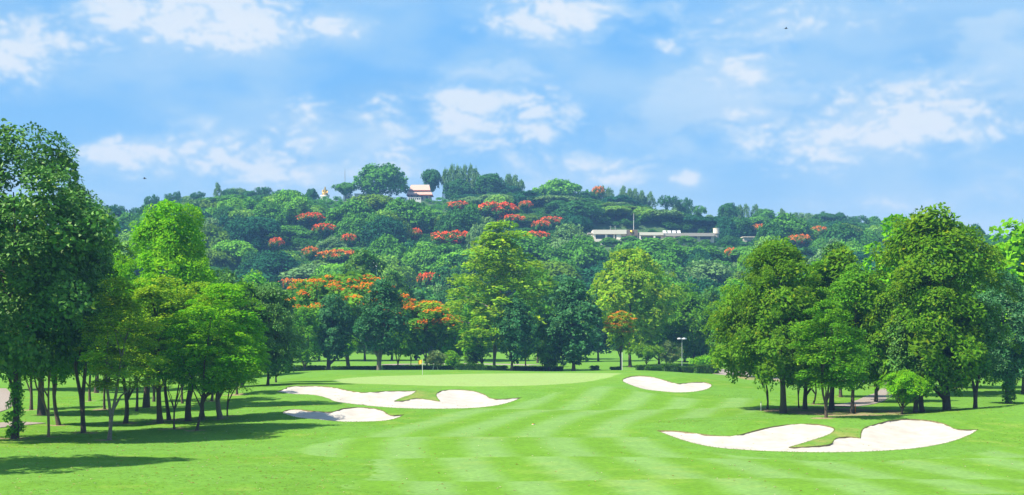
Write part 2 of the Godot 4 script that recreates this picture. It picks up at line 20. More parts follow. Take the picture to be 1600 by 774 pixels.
# name, crown form, tone, x, distance, height, crown base, crown half width, crown offset, trunk radius, lean, fork, ivy, density, blossom, bark, limbs, detail, seed, label, group
const TREES := [
	["broadleaf_tree","dome",0,-32.88,92.98,20.96,4.35,5.83,-0.17,0.3,0.0,0,1,1.15,0,0,12,0,11,"tall dark glossy-leaved tree with an ivy-wrapped trunk, at the left edge","trees of the grove beside the fairway"],
	["broadleaf_tree","oval",0,-30.26,99.37,17.71,4.92,2.71,-0.54,0.3,0.0,1,0,1.1,0,0,10,0,12,"dark glossy tree with twin grey trunks in the left grove","trees of the grove beside the fairway"],
	["broadleaf_tree","round",1,-31.36,95.16,9.21,3.68,2.6,-0.65,0.17,0.0,1,0,0.8,0,1,8,0,13,"slender forked tree with tan bark next to the ivy-wrapped trunk","trees of the grove beside the fairway"],
	["broadleaf_tree","round",1,-39.48,118,13.36,4.08,4.29,0.0,0.4,0.0,0,0,1.0,0,0,8,0,14,"thick-trunked dark tree behind the forked tan tree in the left grove","trees of the grove beside the fairway"],
	["broadleaf_tree","round",1,-34.23,106.38,10.15,3.72,2.9,0.0,0.22,0.25,0,0,1.0,0,0,8,0,15,"dark leaning trunk between the tan forked tree and the twin grey trunks","trees of the grove beside the fairway"],
	["broadleaf_tree","airy",3,-26.74,93.37,11.37,3.4,2.63,0.64,0.24,0.0,1,0,0.9,0,2,8,0,16,"small fork-trunked tree with bare pale branches, frontmost in the left grove","trees of the grove beside the fairway"],
	["broadleaf_tree","plates",2,-29.86,108.6,9.48,3.41,2.47,0.0,0.24,0.0,0,0,1.0,0,0,8,0,17,"straight dark-barked tree just behind the tree with bare pale branches","trees of the grove beside the fairway"],
	["broadleaf_tree","dome",2,-32.62,125.44,18.53,6.22,4.56,2.17,0.38,0.0,0,0,1.15,0,0,10,0,18,"tall bright green tree with a pointed top rising above the left grove","trees of the grove beside the fairway"],
	["broadleaf_tree","round",2,-32.21,120.71,11.14,4.12,3.29,0.0,0.16,0.0,0,0,1.0,0,0,8,0,19,"thin dark trunk beside the thick trunk ringed with soil","trees of the grove beside the fairway"],
	["broadleaf_tree","plates",3,-27.06,108.25,11.32,2.76,3.35,-0.49,0.3,0.0,0,0,1.0,0,0,9,0,20,"yellow-green feathery tree on a thick black trunk in the left grove","trees of the grove beside the fairway"],
	["broadleaf_tree","plates",2,-27.04,111.0,8.93,3.73,2.12,0.0,0.22,0.2,0,0,1.0,0,0,8,0,21,"curved brown trunk just behind the thick black trunk","trees of the grove beside the fairway"],
	["broadleaf_tree","plates",2,-24.74,103.08,8.72,2.76,2.16,0.61,0.1,0.0,0,0,0.7,0,0,8,0,22,"very thin straight sapling before the curved brown trunk","trees of the grove beside the fairway"],
	["broadleaf_tree","plates",3,-25.33,110.13,10.91,2.7,2.75,0.8,0.32,0.0,0,0,1.0,0,0,8,0,23,"stout brown-trunked tree in the middle of the left grove","trees of the grove beside the fairway"],
	["broadleaf_tree","plates",2,-22.84,101.72,10.54,2.73,2.77,1.34,0.14,-0.1,0,0,1.0,0,0,8,0,24,"slim crooked tree nearest the fairway at the right of the left grove","trees of the grove beside the fairway"],
	["broadleaf_tree","plates",2,-24.39,111.1,9.39,2.42,2.52,1.41,0.24,0.25,0,0,1.0,0,0,8,0,25,"leaning grey trunk with feathery green leaves right of the stout brown trunk","trees of the grove beside the fairway"],
	["broadleaf_tree","plates",2,-23.06,111.49,10.79,2.18,2.94,0.35,0.28,0.3,0,0,1.0,0,2,10,0,26,"tree leaning right with a bare pale branch, at the grove's fairway end","trees of the grove beside the fairway"],
	["broadleaf_tree","plates",2,-23.03,113.84,8.33,2.64,2.07,1.19,0.12,0.0,1,0,1.0,0,0,8,0,27,"thin twin-stemmed sapling behind the tree with the bare pale branch","trees of the grove beside the fairway"],
	["broadleaf_tree","round",0,-26.64,153.42,11.16,1.19,3.35,0.14,0.2,0.0,0,0,1.15,0,0,8,0,28,"dark green drooping tree standing alone at the end of the left grove","trees of the grove beside the fairway"],
	["broadleaf_tree","round",0,-27.49,163.88,8.79,1.34,2.38,0.37,0.14,0.2,0,0,1.0,0,0,8,1,29,"small dark slanting tree close behind the lone drooping tree","trees of the grove beside the fairway"],
	["broadleaf_tree","round",1,-29.14,151.94,11.4,1.86,3.31,-0.21,0.25,0.0,0,0,1.0,0,0,8,1,30,"mid-green rounded tree between the left grove and the lone drooping tree","trees of the grove beside the fairway"],
	["broadleaf_tree","round",0,-40.59,190,15.2,1.64,5.18,0.0,0.3,0.0,0,0,1.0,0,0,8,1,31,"dark broad tree showing behind the right end of the left grove","trees of the grove beside the fairway"],
	["broadleaf_tree","round",1,-56.0,160,21.03,3.57,5.09,0.0,0.3,0.0,0,0,1.0,0,0,8,1,32,"dark tree filling the back of the left grove behind the ivy-wrapped trunk","trees of the grove beside the fairway"],
	["broadleaf_tree","round",1,-45.8,155,18.97,3.82,4.23,0.0,0.3,0.0,0,0,1.0,0,0,8,1,33,"mid-green tree top visible between the dark twin-trunk tree and the pointed bright tree","trees of the grove beside the fairway"],
	["broadleaf_tree","round",4,-28.96,222,12.51,2.42,3.13,0.91,0.45,0.15,0,0,1.2,0,0,8,1,34,"blue-green rounded tree on a black leaning trunk behind the green","trees behind the putting green"],
	["broadleaf_tree","round",4,-20.89,221,14.47,2.92,3.62,0.5,0.6,0.0,1,0,1.2,0,2,8,1,35,"blue-green rounded tree on a wide grey multi-stemmed trunk behind the green","trees behind the putting green"],
	["flame_tree","umbrella",1,-28.51,246,16.38,6.32,10.96,-0.56,0.4,0.0,0,0,1.0,1,0,12,1,36,"wide flame tree with orange blossom above the two blue-green trees","trees behind the putting green"],
	["flame_tree","umbrella",1,-14.46,241,11.92,3.15,7.23,-1.42,0.25,0.0,1,0,1.0,1,0,8,1,37,"low flame tree with orange sprays behind the flagstick","trees behind the putting green"],
	["broadleaf_tree","round",1,-32.4,220,10.27,1.27,2.4,0.0,0.18,0.0,1,0,1.0,0,0,8,1,38,"slim mid-green tree between the lone drooping tree and the black leaning trunk","trees behind the putting green"],
	["broadleaf_tree","airy",3,-2.88,226,24.25,3.7,8.22,0.82,0.42,0.0,1,0,1.05,0,2,14,1,39,"very tall airy yellow-green tree with pale grey twin trunks behind the green","trees behind the putting green"],
	["broadleaf_tree","airy",2,-4.77,233,11.43,1.9,3.18,-1.06,0.25,0.0,1,0,1.0,0,0,8,1,40,"light green small-leaved tree just left of the pale twin trunks","trees behind the putting green"],
	["broadleaf_tree","round",2,-9.49,240,8.29,1.75,2.62,0.0,0.25,0.0,0,0,1.0,0,0,8,1,41,"short crooked-limbed light green tree between the flagstick and the pale twin trunks","trees behind the putting green"],
	["broadleaf_tree","round",4,-0.2,220,11.71,2.11,3.1,1.0,0.3,0.0,0,0,1.25,0,0,8,1,42,"dark blue-green egg-shaped tree right of the pale twin trunks","trees behind the putting green"],
	["broadleaf_tree","oval",4,9.69,222,14.83,1.41,4.14,-0.1,0.4,0.0,0,0,1.2,0,0,8,1,43,"broad dark tree with foliage nearly to the ground behind the green","trees behind the putting green"],
	["broadleaf_tree","round",1,5.91,224,8.27,0.94,2.44,0.0,0.18,0.0,1,0,1.0,0,0,8,1,44,"small mid-green tree tucked against the broad dark tree","trees behind the putting green"],
	["broadleaf_tree","oval",3,21.19,252,21.1,3.01,7.33,0.0,0.4,0.0,0,0,1.1,0,0,10,1,45,"tall pale-tipped yellow-green tree behind the small orange-flowered tree","trees behind the putting green"],
	["broadleaf_tree","round",1,27.7,265,15.63,1.77,4.82,0.0,0.3,0.0,0,0,1.0,0,0,8,1,46,"rounded mid-green tree adjoining the tall pale-tipped tree","trees behind the putting green"],
	["flame_tree","umbrella",3,17.31,224,9.8,4.1,2.24,0.0,0.28,0.0,0,0,1.0,2,0,7,1,47,"small flame tree crowned with orange flowers beside the right greenside bunker","trees behind the putting green"],
	["shrub","umbrella",5,22.91,240,4.23,1.83,2.95,0.0,0.12,0.0,1,0,1.0,0,0,8,1,48,"umbrella-shaped yellowish shrub on the lawn left of the lamp post","trees behind the putting green"],
	["shrub","round",6,27.73,248,4.97,1.14,2.03,0.0,0.08,0.0,0,0,1.0,0,0,8,1,49,"pale grey-leaved shrub between the umbrella-shaped shrub and the lamp post","trees behind the putting green"],
	["young_tree","round",6,-12.05,221,3.45,1.04,1.71,0.0,0.06,0.0,0,0,1.0,0,0,8,1,50,"pale young tree held up by a white prop frame near the flagstick","trees behind the putting green"],
	["shrub","round",2,-10.02,232,3.31,0.6,1.48,0.0,0.08,0.0,0,0,1.0,0,0,8,1,51,"round light green bush beside the propped young tree","trees behind the putting green"],
	["shrub","round",0,-6.54,232,3.56,0.6,1.05,0.0,0.08,0.0,0,0,1.0,0,0,8,1,52,"little dark bush under the trees left of the pale twin trunks","trees behind the putting green"],
	["broadleaf_tree","round",1,33.94,262,13.78,1.75,4.53,0.0,0.3,0.0,1,0,1.0,0,0,8,1,53,"mid-green tree with several thin trunks right of the lamp post","trees behind the putting green"],
	["broadleaf_tree","round",1,38.47,258,11.96,1.87,3.99,0.0,0.3,0.0,1,0,1.0,0,0,8,1,54,"mid-green tree behind the left edge of the trees beside the cart path","trees behind the putting green"],
	["broadleaf_tree","dome",5,22.8,118.32,14.41,2.69,4.52,-0.48,0.36,0.0,0,0,1.1,0,0,12,0,55,"tall olive-green tree on a thick black trunk at the left of the path trees","trees beside the cart path"],
	["broadleaf_tree","round",5,22.32,123.04,10.35,3.02,3.08,-2.18,0.15,-0.2,1,0,1.0,0,0,8,0,56,"thin Y-forked tree with low olive foliage left of the thick black trunk","trees beside the cart path"],
	["broadleaf_tree","round",1,25.34,124.15,7.79,1.98,1.92,0.0,0.09,0.0,0,0,1.0,0,0,8,0,57,"thin pale-stemmed sapling just right of the thick black trunk","trees beside the cart path"],
	["broadleaf_tree","oval",1,25.45,122.23,12.89,2.33,3.06,0.94,0.26,0.0,0,0,1.0,0,0,8,0,58,"straight dark-trunked green tree second behind the thick black trunk","trees beside the cart path"],
	["broadleaf_tree","round",1,27.98,130.96,7.86,1.9,1.79,0.0,0.12,-0.3,0,0,1.0,0,0,8,0,59,"curved thin stem arching right beside the straight dark trunk","trees beside the cart path"],
	["broadleaf_tree","plates",1,22.12,99.1,8.24,2.03,2.43,0.23,0.18,0.15,1,0,1.0,0,0,9,0,60,"curved-trunk tree nearest the big right bunker","trees beside the cart path"],
	["broadleaf_tree","dome",5,27.46,120.84,13.51,2.25,4.06,0.99,0.3,0.0,0,0,1.0,0,0,10,0,61,"olive-topped tree with stout trunk behind the curved-trunk tree","trees beside the cart path"],
	["broadleaf_tree","round",1,33.47,143.27,11.79,2.47,2.6,0.0,0.22,0.0,0,0,1.0,0,0,8,0,62,"far straight trunk standing on open lawn between the path trees","trees beside the cart path"],
	["broadleaf_tree","oval",1,28.03,115.89,12.17,2.42,2.95,0.42,0.22,0.0,0,0,1.0,0,0,8,0,63,"tall slim straight-trunked tree beside the cart path","trees beside the cart path"],
	["broadleaf_tree","round",0,34.88,134.85,10.97,1.9,2.76,0.0,0.24,0.0,0,0,1.0,0,0,8,0,64,"dark-trunked tree standing right on the cart path's edge","trees beside the cart path"],
	["young_tree","umbrella",2,30.63,110.65,3.52,0.91,1.91,0.35,0.13,0.0,0,0,1.2,0,0,8,0,65,"small bright green round-headed young tree by the big right bunker","trees beside the cart path"],
	["broadleaf_tree","round",0,32.18,112.19,8.92,1.89,2.29,0.0,0.26,0.0,0,0,1.0,0,0,8,0,66,"reddish-brown trunk just behind the small bright young tree","trees beside the cart path"],
	["broadleaf_tree","round",0,32.82,112.48,8.38,1.84,2.3,-0.61,0.34,0.0,1,0,1.0,0,0,8,0,67,"thick black double trunk behind the small bright young tree","trees beside the cart path"],
	["broadleaf_tree","dome",5,34.93,113.02,16.18,1.7,5.14,-0.92,0.5,0.0,1,0,1.2,0,0,14,0,68,"largest dome-shaped green tree at the right with a massive dark trunk","trees beside the cart path"],
	["broadleaf_tree","round",0,36.98,112.36,8.58,2.3,2.15,0.0,0.28,0.0,1,0,1.0,0,0,8,0,69,"reddish-trunked fork tree right of the massive dark trunk","trees beside the cart path"],
	["broadleaf_tree","oval",4,46.91,132.83,12.44,1.99,3.74,-0.72,0.34,0.0,0,1,1.1,0,0,8,0,70,"glossy dark-leaved tree on a leafy-clad trunk at the right edge","trees beside the cart path"],
	["broadleaf_tree","round",2,55.27,152,18.7,2.47,5.39,-0.55,0.3,0.0,0,0,1.0,0,0,8,1,71,"bright green tree top at the far right behind the glossy dark tree","trees beside the cart path"],
	["broadleaf_tree","round",2,40.91,150,18.97,2.61,4.09,0.82,0.3,0.0,0,0,1.0,0,0,8,1,72,"bright yellowish tree behind the left shoulder of the largest dome-shaped tree","trees beside the cart path"],
	["broadleaf_tree","round",0,42.47,185,18.3,3.17,2.19,0.0,0.25,0.0,0,0,1.0,0,0,8,1,73,"small dark tree top poking up behind the olive trees","trees beside the cart path"],
	["broadleaf_tree","round",0,52.5,165,13.23,2.35,4.5,0.0,0.35,0.0,0,0,1.0,0,0,8,1,74,"dark tree filling the gap behind the massive dark trunk","trees beside the cart path"],
	["broadleaf_tree","round",0,45.59,170,9.59,0.94,3.86,0.0,0.35,0.0,0,0,1.0,0,0,8,1,75,"very dark shady tree at the bend of the cart path","trees beside the cart path"],
	["broadleaf_tree","round",1,32.73,200,9.94,2.21,2.73,0.0,0.2,0.0,0,0,1.0,0,0,8,1,76,"small tree by the paved strip, seen left of the Y-forked tree","trees beside the cart path"],
	["broadleaf_tree","round",0,34.75,196,8.18,1.23,2.32,0.0,0.5,0.0,0,0,1.0,0,0,8,1,77,"stubby dark trunk by the paved strip behind the Y-forked tree","trees beside the cart path"],
	["shrub","round",2,31.64,226,2.59,0.85,2.67,0.0,0.08,0.0,0,0,1.0,0,0,8,1,78,"light green bush at the end of the clipped hedges near the lamp post","trees behind the putting green"],
	["broadleaf_tree","dome",0,-32.89,72,19.91,5.25,4.25,0.0,0.4,0.0,0,0,0.9,0,0,8,0,79,"dark tree just beyond the left edge that shades the near grass","trees of the grove beside the fairway"],
	["broadleaf_tree","round",1,-42.91,125.55,8.05,2.74,1.94,0.0,0.2,0.0,0,0,0.6,0,0,5,1,80,"straight dark trunk at the very back of the left grove behind the ivy-wrapped trunk","trees of the grove beside the fairway"],
	["broadleaf_tree","round",2,-41.04,136.81,7.9,2.61,2.11,0.0,0.18,0.0,0,0,0.6,0,0,5,1,81,"distant thin trunk seen between the twin grey trunks and the pale forked tree","trees of the grove beside the fairway"],
	["broadleaf_tree","round",1,-35.9,123.98,7.33,3.55,1.69,0.0,0.15,0.0,0,0,0.6,0,0,5,1,82,"thin upright trunk just left of the pale forked tree's stem","trees of the grove beside the fairway"],
	["broadleaf_tree","round",2,-33.94,133.32,8.36,2.12,2.06,0.0,0.18,0.0,0,0,0.6,0,0,5,1,83,"distant trunk showing just left of the thick black trunk","trees of the grove beside the fairway"],
	["broadleaf_tree","round",1,-30.57,130.57,7.77,2.73,1.78,0.0,0.16,0.0,0,0,0.6,0,0,5,1,84,"distant thin trunk between the thin sapling and the stout brown trunk","trees of the grove beside the fairway"],
	["broadleaf_tree","round",2,-28.59,133.83,7.73,3.04,2.07,0.0,0.17,0.0,0,0,0.6,0,0,5,1,85,"distant trunk between the leaning grey trunk and the one leaning right","trees of the grove beside the fairway"],
	["broadleaf_tree","round",1,-27.47,140.54,7.47,1.53,2.04,0.0,0.16,0.0,0,0,0.6,0,0,5,1,86,"slender back trunk right of the thin twin-stemmed sapling","trees of the grove beside the fairway"],
	["broadleaf_tree","round",2,-27.31,232,6.21,2.42,2.11,0.0,0.2,0.0,0,0,0.8,0,0,5,1,87,"slim grey trunk between the two blue-green trees behind the green","trees behind the putting green"],
	["broadleaf_tree","round",1,-19.01,235,6.86,2.48,2.14,0.0,0.18,0.0,1,0,0.8,0,0,5,1,88,"V-shaped slim trunks just right of the grey multi-stemmed trunk","trees behind the putting green"],
	["broadleaf_tree","round",2,-17.09,238,6.32,2.42,1.95,0.0,0.12,0.0,0,0,0.8,0,0,5,1,89,"thin straight sapling left of the flagstick, behind the hedges","trees behind the putting green"],
	["broadleaf_tree","round",2,-11.28,241,5.92,2.19,1.97,0.0,0.14,0.0,1,0,0.8,0,0,5,1,90,"thin trunk between the round bush and the crooked-limbed tree","trees behind the putting green"],
	["broadleaf_tree","round",1,2.44,244,6.67,2.12,2.22,0.0,0.2,0.0,0,0,0.8,0,0,5,1,91,"thin dark trunk between the egg-shaped tree and the broad dark tree","trees behind the putting green"],
	["broadleaf_tree","round",0,5.39,247,6.09,2.05,1.8,0.0,0.15,0.0,1,0,0.8,0,0,5,1,92,"second thin trunk next to the broad dark tree's left side","trees behind the putting green"],
	["broadleaf_tree","round",1,-110.25,282.03,12.53,3.17,5.64,0.0,0.3,0.0,0,0,1.0,0,0,8,1,93,"mid-green round-headed tree, first from left in the front row below the hill","trees in the far background grove"],
	["broadleaf_tree","round",4,-105.53,305.47,18.41,2.58,5.97,0.0,0.3,0.0,0,0,1.0,0,0,8,1,94,"blue-green round-headed tree, second from left in the front row below the hill","trees in the far background grove"],
	["broadleaf_tree","round",1,-88.43,281.96,16.71,1.33,5.13,0.0,0.3,0.0,0,0,1.0,0,0,8,1,95,"mid-green round-headed tree, third from left in the front row below the hill","trees in the far background grove"],
	["broadleaf_tree","dome",0,-84.99,306.53,15.55,2.32,4.74,0.0,0.3,0.0,0,0,1.0,0,0,8,1,96,"dark green domed tree, fourth from left in the front row below the hill","trees in the far background grove"],
	["broadleaf_tree","dome",2,-51.16,281.39,18.42,1.8,5.5,0.0,0.3,0.0,0,0,1.0,0,0,8,1,97,"bright green domed tree, fifth from left in the front row below the hill","trees in the far background grove"],
	["broadleaf_tree","round",1,-45.18,288.11,14.18,2.53,6.16,0.0,0.3,0.0,0,0,1.0,0,0,8,1,98,"mid-green round-headed tree, sixth from left in the front row below the hill","trees in the far background grove"],
	["broadleaf_tree","dome",1,-40.59,295.69,17.32,1.73,5.78,0.0,0.3,0.0,0,0,1.0,0,0,8,1,99,"mid-green domed tree, seventh from left in the front row below the hill","trees in the far background grove"],
	["broadleaf_tree","round",0,-30.36,290.43,22.66,2.2,5.68,0.0,0.3,0.0,0,0,1.0,0,0,8,1,100,"dark green round-headed tree, eighth from left in the front row below the hill","trees in the far background grove"],
	["broadleaf_tree","round",0,-25.12,293.9,18.76,2.06,4.54,0.0,0.3,0.0,0,0,1.0,0,0,8,1,101,"dark green round-headed tree, ninth from left in the front row below the hill","trees in the far background grove"],
	["broadleaf_tree","umbrella",4,-20.21,296.4,15.06,0.92,5.25,0.0,0.3,0.0,0,0,1.0,0,0,8,1,102,"blue-green flat-topped tree, tenth from left in the front row below the hill","trees in the far background grove"],
	["broadleaf_tree","oval",4,-13.62,299.57,15.44,2.23,5.04,0.0,0.3,0.0,0,0,1.0,0,0,8,1,103,"blue-green tall oval tree, eleventh from left in the front row below the hill","trees in the far background grove"],
	["broadleaf_tree","round",1,-7.75,293.86,16.28,0.92,5.08,0.0,0.3,0.0,0,0,1.0,0,0,8,1,104,"mid-green round-headed tree, twelfth from left in the front row below the hill","trees in the far background grove"],
	["broadleaf_tree","umbrella",1,5.15,283.31,19.26,3.03,5.54,0.0,0.3,0.0,0,0,1.0,0,0,8,1,105,"mid-green flat-topped tree, thirteenth from left in the front row below the hill","trees in the far background grove"],
	["broadleaf_tree","round",4,11.13,306.13,18.26,2.26,5.43,0.0,0.3,0.0,0,0,1.0,0,0,8,1,106,"blue-green round-headed tree, fourteenth from left in the front row below the hill","trees in the far background grove"],
	["broadleaf_tree","round",4,17.77,289.52,15.9,1.69,4.61,0.0,0.3,0.0,0,0,1.0,0,0,8,1,107,"blue-green round-headed tree, fifteenth from left in the front row below the hill","trees in the far background grove"],
	["broadleaf_tree","dome",1,34.6,281.93,16.02,1.28,5.51,0.0,0.3,0.0,0,0,1.0,0,0,8,1,108,"mid-green domed tree, sixteenth from left in the front row below the hill","trees in the far background grove"],
	["broadleaf_tree","oval",0,39.05,281.7,14.7,2.79,5.76,0.0,0.3,0.0,0,0,1.0,0,0,8,1,109,"dark green tall oval tree, seventeenth from left in the front row below the hill","trees in the far background grove"],
	["broadleaf_tree","oval",2,45.81,287.97,17.18,1.21,5.63,0.0,0.3,0.0,0,0,1.0,0,0,8,1,110,"bright green tall oval tree, eighteenth from left in the front row below the hill","trees in the far background grove"],
	["broadleaf_tree","oval",4,53.71,284.71,19.17,1.83,5.31,0.0,0.3,0.0,0,0,1.0,0,0,8,1,111,"blue-green tall oval tree, nineteenth from left in the front row below the hill","trees in the far background grove"],
	["broadleaf_tree","umbrella",0,59.3,283.62,17.22,2.13,4.77,0.0,0.3,0.0,0,0,1.0,0,0,8,1,112,"dark green flat-topped tree, twentieth from left in the front row below the hill","trees in the far background grove"],
	["broadleaf_tree","umbrella",1,69.92,282.26,17.49,1.2,6.16,0.0,0.3,0.0,0,0,1.0,0,0,8,1,113,"mid-green flat-topped tree, twenty-first from left in the front row below the hill","trees in the far background grove"],
	["broadleaf_tree","umbrella",4,79.87,302.94,16.54,2.22,5.23,0.0,0.3,0.0,0,0,1.0,0,0,8,1,114,"blue-green flat-topped tree, twenty-second from left in the front row below the hill","trees in the far background grove"],
	["broadleaf_tree","oval",4,88.38,299.12,14.61,1.28,5.44,0.0,0.3,0.0,0,0,1.0,0,0,8,1,115,"blue-green tall oval tree, twenty-third from left in the front row below the hill","trees in the far background grove"],
	["broadleaf_tree","round",4,94.31,284.24,16.65,2.31,4.52,0.0,0.3,0.0,0,0,1.0,0,0,8,1,116,"blue-green round-headed tree, twenty-fourth from left in the front row below the hill","trees in the far background grove"],
	["broadleaf_tree","round",2,103.19,287.36,18.5,2.44,5.36,0.0,0.3,0.0,0,0,1.0,0,0,8,1,117,"bright green round-headed tree, twenty-fifth from left in the front row below the hill","trees in the far background grove"],
	["broadleaf_tree","round",0,116.13,297.07,18.02,1.41,5.67,0.0,0.3,0.0,0,0,1.0,0,0,8,1,118,"dark green round-headed tree, twenty-sixth from left in the front row below the hill","trees in the far background grove"]]
